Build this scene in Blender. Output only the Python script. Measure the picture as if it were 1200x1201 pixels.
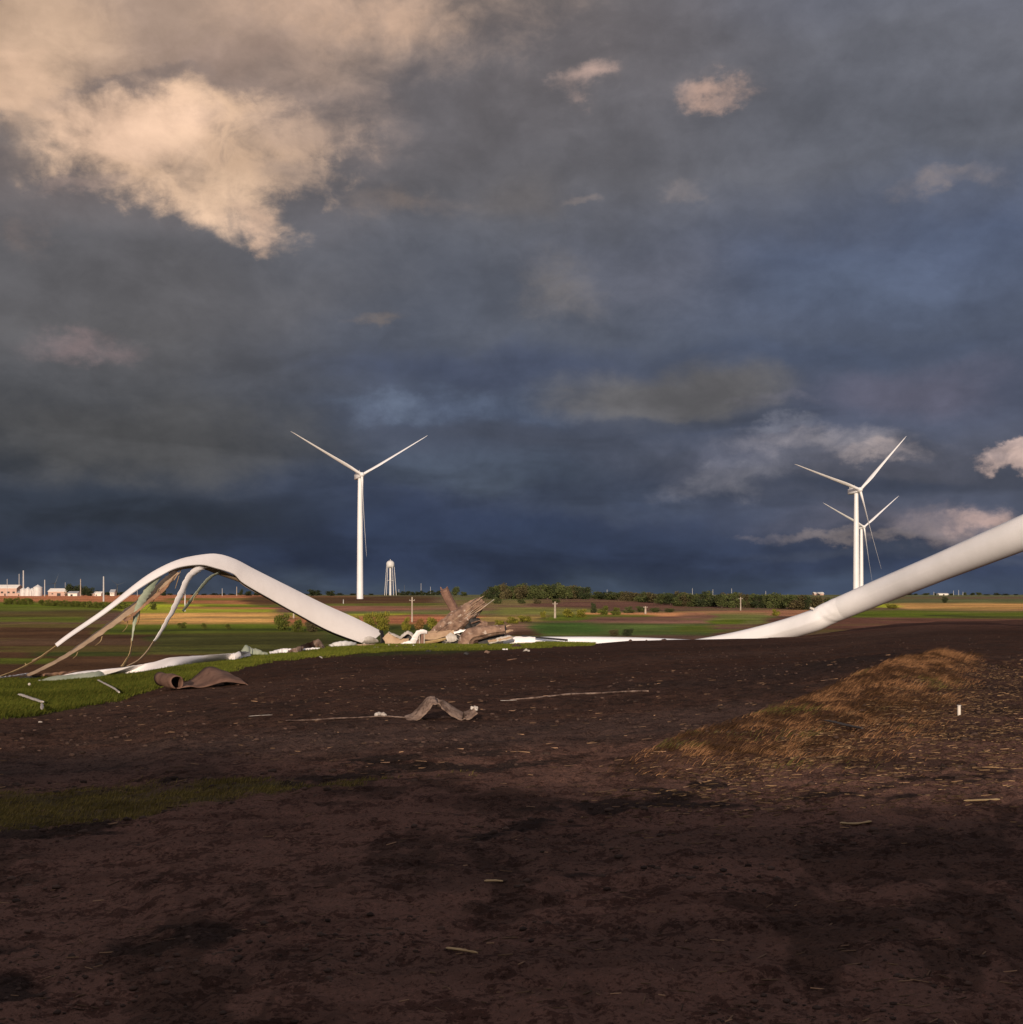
import bpy, math, random
import numpy as np
from mathutils import Vector, Matrix

for o in list(bpy.data.objects):
    bpy.data.objects.remove(o)
S = bpy.context.scene
COL = S.collection
R = math.radians
F = 1450.0      # focal length in photo pixels (1200 wide)
HZ = 697.0      # photo row of the horizon
CZ = 2.4        # eye height

# ------------------------------------------------------------------ camera
cam = bpy.data.cameras.new('camera')
co = bpy.data.objects.new('camera', cam)
COL.objects.link(co)
co.location = (0, 0, CZ)
co.rotation_euler = (R(90), 0, 0)
cam.sensor_width = 36.0
cam.lens = 36.0 * F / 1200.0
cam.shift_y = (HZ - 600.5) / 1200.0
cam.clip_start = 0.1
cam.clip_end = 60000
S.camera = co

# ------------------------------------------------------------------ sun
SUN_EL, SUN_AZ = 12.0, 184.0     # azimuth clockwise from +Y: low, behind the camera
sd = bpy.data.lights.new('sun', 'SUN')
sd.energy = 4.8
sd.angle = R(0.6)
sd.color = (1.0, 0.80, 0.62)
so = bpy.data.objects.new('sun', sd)
COL.objects.link(so)
to_sun = Vector((math.sin(R(SUN_AZ)) * math.cos(R(SUN_EL)), math.cos(R(SUN_AZ)) * math.cos(R(SUN_EL)), math.sin(R(SUN_EL))))
so.rotation_euler = to_sun.to_track_quat('Z', 'Y').to_euler()
so.location = (0, -50, 60)

S.view_settings.view_transform = 'Standard'
S.view_settings.look = 'None'
S.view_settings.exposure = 0.0
S.view_settings.gamma = 1.0


def lin(c):
    r = []
    for v in c[:3]:
        v = v / 255.0
        r.append(v / 12.92 if v <= 0.04045 else ((v + 0.055) / 1.055) ** 2.4)
    return tuple(r)


# ------------------------------------------------------------------ node helper
class V:
    """a float socket with arithmetic"""
    nt = None

    def __init__(s, x):
        s.x = x

    @staticmethod
    def m(op, *a, clamp=False):
        n = V.nt.nodes.new('ShaderNodeMath')
        n.operation = op
        n.use_clamp = clamp
        for i, v in enumerate(a):
            if isinstance(v, V):
                V.nt.links.new(v.x, n.inputs[i])
            else:
                n.inputs[i].default_value = v
        return V(n.outputs[0])

    def __add__(s, o): return V.m('ADD', s, o)
    __radd__ = __add__
    def __sub__(s, o): return V.m('SUBTRACT', s, o)
    def __rsub__(s, o): return V.m('SUBTRACT', o, s)
    def __mul__(s, o): return V.m('MULTIPLY', s, o)
    __rmul__ = __mul__
    def __truediv__(s, o): return V.m('DIVIDE', s, o)


def smooth(v, a, b, lo=0.0, hi=1.0):
    n = V.nt.nodes.new('ShaderNodeMapRange')
    n.interpolation_type = 'SMOOTHSTEP'
    V.nt.links.new(v.x, n.inputs[0])
    for i, q in enumerate((a, b, lo, hi)):
        n.inputs[i + 1].default_value = q
    return V(n.outputs[0])


def comb(x, y, z=0.0):
    n = V.nt.nodes.new('ShaderNodeCombineXYZ')
    for i, v in enumerate((x, y, z)):
        if isinstance(v, V):
            V.nt.links.new(v.x, n.inputs[i])
        else:
            n.inputs[i].default_value = v
    return n.outputs[0]


def noise(vec, scale, detail=4, rough=0.5, dist=0.0, color=False, kind='FBM'):
    n = V.nt.nodes.new('ShaderNodeTexNoise')
    n.noise_type = kind
    if vec is not None:
        V.nt.links.new(vec, n.inputs['Vector'])
    n.inputs['Scale'].default_value = scale
    n.inputs['Detail'].default_value = detail
    n.inputs['Roughness'].default_value = rough
    n.inputs['Distortion'].default_value = dist
    return n.outputs[1] if color else V(n.outputs[0])


def mixc(f, a, b, mode='MIX'):
    n = V.nt.nodes.new('ShaderNodeMix')
    n.data_type = 'RGBA'
    n.blend_type = mode
    n.clamp_factor = True
    if isinstance(f, V):
        V.nt.links.new(f.x, n.inputs[0])
    else:
        n.inputs[0].default_value = f
    for s, v in ((6, a), (7, b)):
        if isinstance(v, tuple):
            n.inputs[s].default_value = (*v[:3], 1)
        else:
            V.nt.links.new(v, n.inputs[s])
    return n.outputs[2]


def ramp(v, stops, interp='EASE'):
    n = V.nt.nodes.new('ShaderNodeValToRGB')
    n.color_ramp.interpolation = interp
    V.nt.links.new(v.x, n.inputs[0])
    e = n.color_ramp.elements
    while len(e) < len(stops):
        e.new(0.5)
    for i, (p, c) in enumerate(stops):
        e[i].position = p
        e[i].color = (*c, 1)
    return n.outputs[0]


# ------------------------------------------------------------------ world: storm sky
W = bpy.data.worlds.new('World')
S.world = W
W.use_nodes = True
nt = W.node_tree
nt.nodes.clear()
V.nt = nt
out = nt.nodes.new('ShaderNodeOutputWorld')
bg = nt.nodes.new('ShaderNodeBackground')
nt.links.new(bg.outputs[0], out.inputs[0])
sky = nt.nodes.new('ShaderNodeTexSky')
sky.sky_type = 'NISHITA'
sky.sun_disc = False
sky.sun_elevation = R(SUN_EL)
sky.sun_rotation = R(SUN_AZ)
tc = nt.nodes.new('ShaderNodeTexCoord')
sp = nt.nodes.new('ShaderNodeSeparateXYZ')
nt.links.new(tc.outputs['Generated'], sp.inputs[0])
dx, dy, dz = (V(sp.outputs[i]) for i in range(3))
DEG = 180 / math.pi
AZ = V.m('ARCTAN2', dx, dy) * DEG                       # degrees right of +Y
EL = V.m('ARCSINE', V.m('MINIMUM', V.m('MAXIMUM', dz, -1.0), 1.0)) * DEG


def azel(px, py):
    x, z = (px - 600) / F, (HZ - py) / F
    return math.degrees(math.atan(x)), math.degrees(math.atan(z / math.sqrt(1 + x * x)))


# warped coordinates: ragged (w2) and soft (w1)
base = comb(AZ * 0.055, EL * 0.085)
n1 = noise(base, 1.9, 3, 0.5, color=True)
s1 = nt.nodes.new('ShaderNodeSeparateXYZ')
nt.links.new(n1, s1.inputs[0])
n2 = noise(base, 7.0, 7, 0.62, color=True)
s2 = nt.nodes.new('ShaderNodeSeparateXYZ')
nt.links.new(n2, s2.inputs[0])
wxa, wya = V(s1.outputs[0]) - 0.5, V(s1.outputs[1]) - 0.5
wxb, wyb = V(s2.outputs[0]) - 0.5, V(s2.outputs[1]) - 0.5
A1 = AZ + wxa * 6.0 + wxb * 1.6
E1 = EL + wya * 4.0 + wyb * 1.2
A2 = AZ + wxa * 1.2 + wxb * 3.8 - 0.5
E2 = EL + wya * 1.0 + wyb * 3.2
fb = noise(comb(AZ * 0.075, EL * 0.10), 4.0, 9, 0.58, 0.3)         # billows
fbs = noise(comb(AZ * 0.05 + 7.0, EL * 0.16), 2.2, 5, 0.5, 0.2)   # broad bands
fine = noise(comb(AZ * 0.36, EL * 0.5), 3.0, 8, 0.65, 0.5)

inner = smooth(noise(comb(AZ * 0.18, EL * 0.21), 3.2, 7, 0.6, 0.6), 0.3, 0.6, 0.5, 1.0)
tl = V.m('MULTIPLY', E1, 1 / 30.0, clamp=True)
def stops(lst):
    out_ = []
    for py, c in sorted(lst, key=lambda q: -q[0]):
        out_.append((max(0.0, min(1.0, azel(600, py)[1] / 30.0)), lin(c)))
    return out_
cl = ramp(tl, stops([(690, (60, 70, 84)), (655, (43, 52, 70)), (600, (45, 53, 68)), (540, (60, 65, 73)), (480, (78, 80, 84)), (400, (93, 93, 95)), (300, (97, 97, 100)), (200, (112, 104, 102)), (60, (160, 138, 122)), (0, (176, 150, 130))]), 'LINEAR')
cc = ramp(tl, stops([(690, (58, 70, 86)), (655, (37, 49, 74)), (600, (50, 61, 86)), (540, (68, 76, 92)), (480, (72, 82, 102)), (400, (80, 87, 101)), (300, (92, 96, 105)), (200, (98, 98, 102)), (60, (104, 100, 101)), (0, (108, 103, 102))]), 'LINEAR')
cr = ramp(tl, stops([(690, (60, 72, 92)), (655, (50, 60, 82)), (600, (70, 77, 94)), (540, (78, 84, 100)), (480, (78, 85, 104)), (400, (80, 89, 107)), (300, (84, 95, 118)), (200, (93, 97, 106)), (60, (99, 102, 110)), (0, (104, 108, 119))]), 'LINEAR')
col = mixc(smooth(A1, -17.0, -3.0), cl, cc)
col = mixc(smooth(A1, 0.0, 17.0), col, cr)


def cloud(px, py, rx, ry, c, strength=1.0, soft=0.8, rag=0, rot=0.0, nz=0.9, src=None):
    """a lit cloud bank at a fixed direction, ragged by noise"""
    global col
    a0, e0 = azel(px, py)
    k = DEG / F
    a, e = (A2, E2) if rag else (A1, E1)
    da, de = a - a0, e - e0
    if rot:
        c_, s_ = math.cos(R(rot)), math.sin(R(rot))
        da, de = da * c_ + de * s_, de * c_ - da * s_
    q = V.m('SQRT', (da * (1 / (rx * k))) * (da * (1 / (rx * k))) + (de * (1 / (ry * k))) * (de * (1 / (ry * k))))
    v = (1.0 - q) + (fb - 0.5) * nz + (fine - 0.5) * (0.5 if rag else 0.2)
    f = smooth(v, -0.15, soft * (1.15 if rag else 1.0), 0.0, strength)
    if rag:
        f = f * inner
    g_ = sum(c) / 3
    if g_ > 75:
        c = tuple(g_ + (q_ - g_) * 0.85 for q_ in c)
    col = mixc(f, col, lin(c))


# broad dark and light masses
cloud(200, 330, 330, 60, (90, 90, 93), 0.55, 0.9)
cloud(150, 520, 300, 55, (80, 80, 80), 0.7, 0.8)
cloud(120, 600, 360, 36, (43, 50, 62), 0.9, 0.8)
cloud(620, 640, 400, 50, (43, 54, 76), 0.8, 0.8)
cloud(1000, 660, 300, 28, (50, 61, 84), 0.8, 0.8)
cloud(600, 380, 200, 70, (84, 90, 102), 0.6, 0.9)
cloud(1040, 320, 170, 60, (80, 93, 116), 0.7, 0.9)
cloud(1110, 300, 90, 36, (84, 98, 126), 0.5, 0.9)
cloud(740, 320, 160, 60, (98, 102, 116), 0.6, 0.9)
cloud(580, 430, 260, 30, (64, 74, 98), 0.8, 0.8)
cloud(980, 410, 230, 24, (70, 82, 106), 0.7, 0.8)
cloud(1080, 455, 160, 34, (88, 88, 106), 0.75, 0.8)
cloud(1100, 540, 190, 40, (68, 74, 90), 0.85, 0.7)
cloud(560, 480, 180, 26, (84, 98, 122), 0.75, 1.0, 1)
cloud(440, 480, 80, 22, (94, 108, 130), 0.7, 1.0, 1)
cloud(620, 515, 220, 24, (66, 72, 86), 0.8, 0.7)
cloud(560, 560, 190, 26, (68, 80, 98), 0.8, 0.9)
cloud(700, 586, 200, 22, (62, 73, 94), 0.6, 0.9)
# grey round cloud bank in the middle right
cloud(785, 464, 160, 42, (97, 97, 99), 0.95, 0.6, nz=0.6)
cloud(780, 500, 190, 12, (66, 74, 92), 0.75, 0.7)
# light gaps low at the right
cloud(960, 545, 240, 46, (92, 94, 108), 0.6, 1.0)
cloud(1080, 612, 200, 26, (98, 96, 108), 0.6, 1.0)
cloud(955, 520, 120, 20, (134, 131, 138), 0.85, 0.9, 1)
cloud(1010, 533, 66, 14, (164, 152, 150), 0.85, 0.9, 1)
cloud(850, 562, 110, 22, (112, 114, 126), 0.85, 0.9, 1, rot=12)
cloud(900, 500, 56, 12, (116, 120, 134), 0.7, 0.7, 1)
cloud(1010, 572, 140, 12, (60, 68, 86), 0.8, 0.7)
cloud(1185, 541, 42, 15, (196, 170, 158), 1.0, 0.5, 1)
cloud(1120, 616, 120, 22, (136, 122, 122), 0.85, 0.9, 1)
cloud(1140, 610, 56, 12, (172, 146, 138), 0.9, 0.8, 1)
cloud(975, 627, 130, 10, (122, 114, 116), 0.8, 0.8, 1)
cloud(1060, 650, 210, 10, (66, 76, 96), 0.6, 0.8)
cloud(900, 470, 70, 10, (118, 116, 130), 0.3, 0.8, 1)
# small lit puffs
cloud(676, 90, 50, 28, (130, 120, 118), 0.6, 1.0, 1, rot=22)
cloud(670, 92, 40, 20, (186, 158, 144), 0.95, 0.9, 1, rot=25, nz=1.5)
cloud(818, 106, 74, 26, (124, 116, 116), 0.6, 1.0, 1)
cloud(826, 112, 52, 18, (186, 155, 138), 0.95, 0.8, 1, nz=1.5)
cloud(1095, 215, 70, 17, (124, 118, 120), 0.8, 0.8, 1)
cloud(782, 224, 36, 17, (120, 115, 116), 0.8, 0.8, 1)
cloud(672, 240, 24, 9, (126, 118, 116), 0.7, 0.8, 1)
cloud(640, 340, 60, 50, (112, 108, 106), 0.65, 0.9, 1)
cloud(610, 225, 90, 34, (108, 104, 103), 0.6, 0.9)
cloud(455, 232, 76, 26, (128, 116, 109), 0.75, 0.9, 1)
cloud(432, 375, 34, 11, (118, 108, 102), 0.7, 0.9, 1)
cloud(92, 410, 62, 22, (128, 112, 112), 0.85, 0.9, 1)
cloud(10, 275, 30, 26, (130, 115, 108), 0.6, 0.9, 1)
# warm lit banks top left
cloud(230, 0, 420, 84, (176, 150, 130), 0.95, 0.8, nz=1.2)
cloud(20, 50, 160, 100, (200, 168, 138), 0.95, 0.8, nz=1.2)
cloud(0, 96, 90, 50, (212, 176, 144), 0.8, 0.7, 1, nz=1.2)
cloud(380, 16, 170, 40, (198, 164, 136), 0.8, 0.8, 1, nz=1.2)
cloud(270, 60, 120, 40, (160, 136, 122), 0.7, 0.8, 1)
cloud(140, 96, 110, 15, (118, 107, 104), 0.85, 0.6, 1, rot=14)
cloud(10, 160, 90, 34, (106, 101, 100), 0.9, 0.6, 1)
cloud(270, 130, 190, 60, (150, 130, 118), 0.85, 0.8, 1, nz=1.2)
cloud(212, 172, 170, 66, (216, 180, 146), 1.0, 0.45, 1, nz=1.2)
cloud(170, 142, 105, 42, (238, 198, 164), 0.95, 0.8, nz=1.0)
cloud(242, 222, 92, 44, (226, 190, 155), 0.9, 0.7, 1, rot=-30, nz=1.3)
cloud(340, 150, 80, 34, (184, 156, 134), 0.8, 0.8, 1)
cloud(330, 205, 60, 26, (136, 121, 113), 0.6, 0.8, 1)
cloud(285, 262, 36, 22, (206, 172, 144), 0.85, 0.7, 1, rot=-35)
cloud(90, 215, 60, 14, (150, 130, 120), 0.7, 0.8, 1, rot=15)
# gentle billowing of the whole deck
lay1 = noise(comb(AZ * 0.05 + 3.0, EL * 0.16), 3.0, 4, 0.5, 0.4)
lowk = smooth(EL, 3.0, 14.0, 1.0, 0.15)
g = smooth(fb, 0.28, 0.72, 0.88, 1.12) * smooth(fbs, 0.3, 0.7, 0.92, 1.08) * smooth(fine, 0.2, 0.8, 0.95, 1.05) * (1.0 + (smooth(lay1, 0.38, 0.62) - 0.5) * lowk * 0.34)
vm = nt.nodes.new('ShaderNodeVectorMath')
vm.operation = 'SCALE'
nt.links.new(col, vm.inputs[0])
nt.links.new(g.x, vm.inputs['Scale'])
front = vm.outputs[0]
# the sky behind the camera, where the sun stands in a broken evening sky
bcol = mixc(smooth(EL, 0.0, 45.0), (0.66, 0.53, 0.45), (0.46, 0.46, 0.49))
bcol = mixc(smooth(fb, 0.35, 0.65, 0.0, 0.6), bcol, (0.26, 0.27, 0.31))
back = smooth(V.m('ABSOLUTE', AZ), 35.0, 110.0)
zen = smooth(EL, 34.0, 70.0)
bk = V.m('MAXIMUM', back, zen)
cloudy = mixc(bk, front, bcol)
cloudy = mixc(smooth(EL, -4.0, -0.5, 1.0, 0.0), cloudy, (0.03, 0.028, 0.028))
# thin cover: a little of the clear sky glows through
sc = nt.nodes.new('ShaderNodeVectorMath')
sc.operation = 'SCALE'
sc.inputs['Scale'].default_value = 0.05
nt.links.new(sky.outputs[0], sc.inputs[0])
fin = mixc(0.02, cloudy, sc.outputs[0])
fin = mixc(1.0, fin, (1.035, 0.995, 1.0), 'MULTIPLY')
nt.links.new(fin, bg.inputs[0])
bg.inputs[1].default_value = 1.05
W.cycles.sampling_method = 'MANUAL'
W.cycles.sample_map_resolution = 512

# ------------------------------------------------------------------ numpy noise
_rs = np.random.RandomState(7)
_T = _rs.rand(256, 256)


def vn(x, y):
    xi, yi = np.floor(x).astype(np.int64), np.floor(y).astype(np.int64)
    fx, fy = x - xi, y - yi
    fx, fy = fx * fx * (3 - 2 * fx), fy * fy * (3 - 2 * fy)
    a, b, c, d = xi & 255, (xi + 1) & 255, yi & 255, (yi + 1) & 255
    return (_T[a, c] * (1 - fx) + _T[b, c] * fx) * (1 - fy) + (_T[a, d] * (1 - fx) + _T[b, d] * fx) * fy


def fbm(x, y, o=4, g_=0.5, off=0.0):
    s, a, n = 0.0, 1.0, 0.0
    for i in range(o):
        s = s + a * vn(x + 17.3 * i + off, y + 9.1 * i - off)
        n += a
        a *= g_
        x, y = x * 2.03, y * 2.03
    return s / n


def sstep(v, a, b):
    t_ = np.clip((v - a) / (b - a), 0, 1)
    return t_ * t_ * (3 - 2 * t_)


# ------------------------------------------------------------------ terrain shape
E_PX = [-3000, -400, 0, 60, 120, 160, 200, 290, 330, 400, 450, 600, 640, 696, 740, 810, 940, 1000, 1050, 1100, 1200, 1600, 4000]
E_PY = [790, 800, 796, 795, 789, 785, 776, 768, 765, 759, 757, 756, 754, 755, 751, 750, 746, 738, 732, 729, 727, 726, 726]
D_PX = [-3000, -400, 0, 450, 800, 940, 1000, 1100, 1200, 1600, 4000]
D_D = [75, 85, 100, 140, 140, 148, 165, 200, 220, 240, 240]
VD = [0, 60, 110, 180, 300, 400, 500, 600, 700, 800, 1000, 1500, 4000, 25000]
VZ = [-8, -8.5, -9.3, -9.8, -9.7, -8.7, -7.3, -5.9, -4.5, -3.2, -1.6, -1.1, -1.4, -8]
BX = [1.5, 3.4, 6.3, 9.6, 12.6, 15.0, 16.6, 20.0, 26.0, 36.0]          # crest line of the terrace edge
BY = [19.0, 23.5, 29.0, 35.5, 41.5, 46.0, 48.2, 49.6, 51.0, 53.0]
BH = [0.0, 0.12, 0.26, 0.38, 0.48, 0.58, 0.60, 0.44, 0.24, 0.0]


def seg_field(x, y):
    """signed distance to the bank's crest (right side positive) and its height there"""
    best = np.full(np.shape(x), 1e9)
    sd_ = np.zeros(np.shape(x))
    hh = np.zeros(np.shape(x))
    for i in range(len(BX) - 1):
        ax, ay, bx, by = BX[i], BY[i], BX[i + 1], BY[i + 1]
        ux, uy = bx - ax, by - ay
        L2 = ux * ux + uy * uy
        t_ = np.clip(((x - ax) * ux + (y - ay) * uy) / L2, 0, 1)
        qx, qy = x - (ax + t_ * ux), y - (ay + t_ * uy)
        dd = np.hypot(qx, qy)
        m = dd < best
        sgn = np.sign(qx * uy - qy * ux)
        best = np.where(m, dd, best)
        sd_ = np.where(m, dd * sgn, sd_)
        hh = np.where(m, BH[i] + t_ * (BH[i + 1] - BH[i]), hh)
    return sd_, hh


def height(px, d, fine_=True):
    """ground height (world z) at photo column px and distance d along +Y"""
    px = np.asarray(px, float)
    d = np.asarray(d, float)
    x, y = (px - 600) / F * d, d
    de = np.interp(px, D_PX, D_D)
    ze = -(np.interp(px, E_PX, E_PY) - HZ) / F * de
    k = (ze + CZ) / de
    pad = -CZ + k * np.minimum(d, de + 3)
    val = np.interp(d, VD, VZ) + (fbm(x / 180, y / 180, 2) - 0.5) * np.clip((d - 150) / 400, 0, 1) * np.where(d < 900, 1.0, 0.3) * 1.2
    t_ = sstep(d, de, de + np.where(px > 900, 60, 22))
    z = pad * (1 - t_) + val * t_
    if fine_:
        z = z + (fbm(x / 14, y / 9, 3, off=3) - 0.5) * 0.34 * sstep(d, 8, 60) * (1 - sstep(d, 240, 500))
        nearm = 1 - sstep(d, 60, 150)
        z = z + (fbm(x / 0.9, y / 0.55, 4, 0.6, off=5) - 0.5) * 0.13 * nearm
        z = z + (fbm(x / 0.16, y / 0.13, 3, 0.6, off=11) - 0.5) * 0.09 * (1 - sstep(d, 30, 60))
        # wheel ruts running across the view
        r_ = np.abs(((y + 0.12 * x + 1.2 * np.sin(x / 9.0)) % 9.0) - 4.5)
        z = z - 0.15 * np.exp(-(r_ / 0.28) ** 2) * sstep(d, 22, 30) * (1 - sstep(d, 110, 150)) * (px < 1000) * (fbm(x / 6, y / 2, 2, off=9) > 0.42)
        s_, hb = seg_field(x, y)
        wr = 3.3 + 1.2 * fbm(x / 3, y / 3, 2)
        wl = 2.5 + 12.0 * sstep(hb, 0.1, 0.45)
        prof = np.where(s_ > 0, (1 - sstep(s_, 0, wr)), np.clip(1 - sstep(-s_, 0, wl) * (1.0 - 0.0 * s_), 0, 1))
        edge = 1 + 0.3 * (fbm(x / 0.8, y / 0.8, 3, off=21) - 0.5)
        z = z + hb * prof * edge
    return z + CZ


def row_of(px, d):
    return HZ - (height(px, d) - CZ) * F / d


_DS = np.exp(np.linspace(math.log(4), math.log(6000), 4000))


def gd(px, py):
    """distance at which the ground is first seen at photo position (px, py)"""
    z = (HZ - py) / F * _DS
    h = height(np.full_like(_DS, px), _DS) - CZ
    i = np.argmax(h >= z)
    return _DS[i] if (h >= z).any() else 1500.0


def at(px, py, d):
    return Vector(((px - 600) / F * d, d, CZ + (HZ - py) / F * d))


def on(px, py):
    return at(px, py, gd(px, py))


def gz(x, y):
    return float(height(600 + F * x / y, y))


# ------------------------------------------------------------------ mesh helpers
def mesh(name, verts, faces, mats=None, smooth_=True, attr=None):
    me = bpy.data.meshes.new(name)
    verts = np.asarray(verts, dtype=np.float32).reshape(-1, 3)
    if isinstance(faces, np.ndarray):
        nf, k = faces.shape
        me.vertices.add(len(verts))
        me.vertices.foreach_set('co', verts.ravel())
        me.loops.add(nf * k)
        me.polygons.add(nf)
        me.loops.foreach_set('vertex_index', faces.astype(np.int32).ravel())
        me.polygons.foreach_set('loop_start', np.arange(0, nf * k, k, dtype=np.int32))
        me.polygons.foreach_set('loop_total', np.full(nf, k, dtype=np.int32))
        me.update(calc_edges=True)
        me.validate()
    else:
        me.from_pydata(verts.tolist(), [], faces)
        me.update()
    if smooth_:
        me.polygons.foreach_set('use_smooth', np.ones(len(me.polygons), dtype=bool))
    if mats is not None:
        for m_ in (mats if isinstance(mats, (list, tuple)) else [mats]):
            me.materials.append(m_)
    if attr is not None:
        for an, arr in attr.items():
            a_ = me.color_attributes.new(an, 'FLOAT_COLOR', 'POINT')
            arr = np.asarray(arr, dtype=np.float32)
            if arr.shape[1] == 3:
                arr = np.hstack([arr, np.ones((len(arr), 1), np.float32)])
            a_.data.foreach_set('color', arr.ravel())
    return me


def obj(name, me, parent=None, **tags):
    o = bpy.data.objects.new(name, me)
    COL.objects.link(o)
    if parent:
        o.parent = parent
    for k, v in tags.items():
        if v:
            o[k] = v
    return o


def thing(name, label, category, loc=(0, 0, 0), group=None):
    return obj_e(name, loc, label, category, group)


def obj_e(name, loc, label, category, group=None):
    o = bpy.data.objects.new(name, None)
    COL.objects.link(o)
    o.location = loc
    o.empty_display_size = 0.5
    o['label'] = label
    o['category'] = category
    if group:
        o['group'] = group
    return o


class MB:
    """collects verts and faces; origin subtracts a base point"""
    def __init__(s, origin=(0, 0, 0)):
        s.v, s.f, s.o = [], [], Vector(origin)

    def add(s, vs, fs):
        b = len(s.v)
        s.v += [Vector(p) - s.o for p in vs]
        s.f += [tuple(i + b for i in f) for f in fs]

    def box(s, c, size, rot=None):
        vs = []
        for i in (-1, 1):
            for j in (-1, 1):
                for k in (-1, 1):
                    p = Vector((i * size[0] / 2, j * size[1] / 2, k * size[2] / 2))
                    if rot:
                        p = rot @ p
                    vs.append(Vector(c) + p)
        s.add(vs, [(0, 1, 3, 2), (4, 6, 7, 5), (0, 4, 5, 1), (2, 3, 7, 6), (0, 2, 6, 4), (1, 5, 7, 3)])

    def tube(s, pts, rad, seg=12, cap=True, squash=1.0, jitter=0.0, rnd=None, thick=0.0):
        pts = [Vector(p) for p in pts]
        n = len(pts)
        vs, fs = [], []
        prev = None
        kj = [(rnd.uniform(-jitter, jitter) if rnd else 0) for _ in range(seg)]
        for i, p in enumerate(pts):
            d = (pts[min(i + 1, n - 1)] - pts[max(i - 1, 0)]).normalized()
            if prev is None:
                ref = Vector((0, 0, 1)) if abs(d.z) < 0.9 else Vector((0, 1, 0))
                u = d.cross(ref).normalized()
            else:
                u = (prev - d * prev.dot(d)).normalized()
            prev = u
            w = d.cross(u)
            r = rad[i] if isinstance(rad, (list, tuple)) else rad
            for k in range(seg):
                a = 2 * math.pi * k / seg
                rr = r * (1 + kj[k] + (rnd.uniform(-jitter, jitter) * 0.3 if rnd else 0))
                vs.append(p + u * math.cos(a) * rr + w * math.sin(a) * rr * squash)
        for i in range(n - 1):
            for k in range(seg):
                a, b = i * seg + k, i * seg + (k + 1) % seg
                fs.append((a, b, b + seg, a + seg))
        if cap:
            fs.append(tuple(range(seg))[::-1])
            fs.append(tuple((n - 1) * seg + k for k in range(seg)))
        s.add(vs, fs)

    def ribbon(s, A, B, thick=0.04, bulge=0.0, m=6, normal=None):
        """sheet lofted between two edge curves, bulged towards -Y, with real thickness"""
        n = len(A)
        vs, fs = [], []
        for side in (0, 1):
            for i in range(n):
                a, b = Vector(A[i]), Vector(B[i])
                t_ = (Vector(A[min(i + 1, n - 1)]) - Vector(A[max(i - 1, 0)]))
                nn = (b - a).cross(t_)
                if nn.length < 1e-9:
                    nn = Vector((0, -1, 0))
                nn.normalize()
                if nn.y > 0:
                    nn = -nn
                w = (b - a).length
                for j in range(m + 1):
                    q = j / m
                    bb = bulge[i] if isinstance(bulge, (list, tuple)) else bulge
                    p = a.lerp(b, q) + nn * (bb * w * 4 * q * (1 - q))
                    if side:
                        p = p - nn * thick
                    vs.append(p)
        W_ = m + 1
        o2 = n * W_
        for i in range(n - 1):
            for j in range(m):
                a = i * W_ + j
                fs.append((a, a + 1, a + W_ + 1, a + W_))
                fs.append((o2 + a, o2 + a + W_, o2 + a + W_ + 1, o2 + a + 1))
        for i in range(n - 1):
            for j in (0, m):
                a = i * W_ + j
                fs.append((a, a + W_, o2 + a + W_, o2 + a))
        for i in (0, n - 1):
            for j in range(m):
                a = i * W_ + j
                fs.append((a, a + 1, o2 + a + 1, o2 + a))
        s.add(vs, fs)

    def build(s, name, m, parent=None, smooth_=True, **tags):
        me = mesh(name, [tuple(v) for v in s.v], s.f, m, smooth_)
        import bmesh
        bm = bmesh.new()
        bm.from_mesh(me)
        bmesh.ops.recalc_face_normals(bm, faces=bm.faces)
        bm.to_mesh(me)
        bm.free()
        if smooth_ and hasattr(me, 'set_sharp_from_angle'):
            me.set_sharp_from_angle(angle=R(40))
        return obj(name, me, parent, **tags)


def curve(pts, n=24):
    """Catmull-Rom through pts -> n points"""
    P = np.array([tuple(p) for p in pts], float)
    k = len(P)
    ext = np.vstack([2 * P[0] - P[1], P, 2 * P[-1] - P[-2]])
    res = []
    for u in np.linspace(0, k - 1, n):
        i = min(int(u), k - 2)
        t_ = u - i
        p0, p1, p2, p3 = ext[i], ext[i + 1], ext[i + 2], ext[i + 3]
        res.append(0.5 * ((2 * p1) + (-p0 + p2) * t_ + (2 * p0 - 5 * p1 + 4 * p2 - p3) * t_ ** 2 + (-p0 + 3 * p1 - 3 * p2 + p3) * t_ ** 3))
    return [Vector(r_) for r_ in res]


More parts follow.
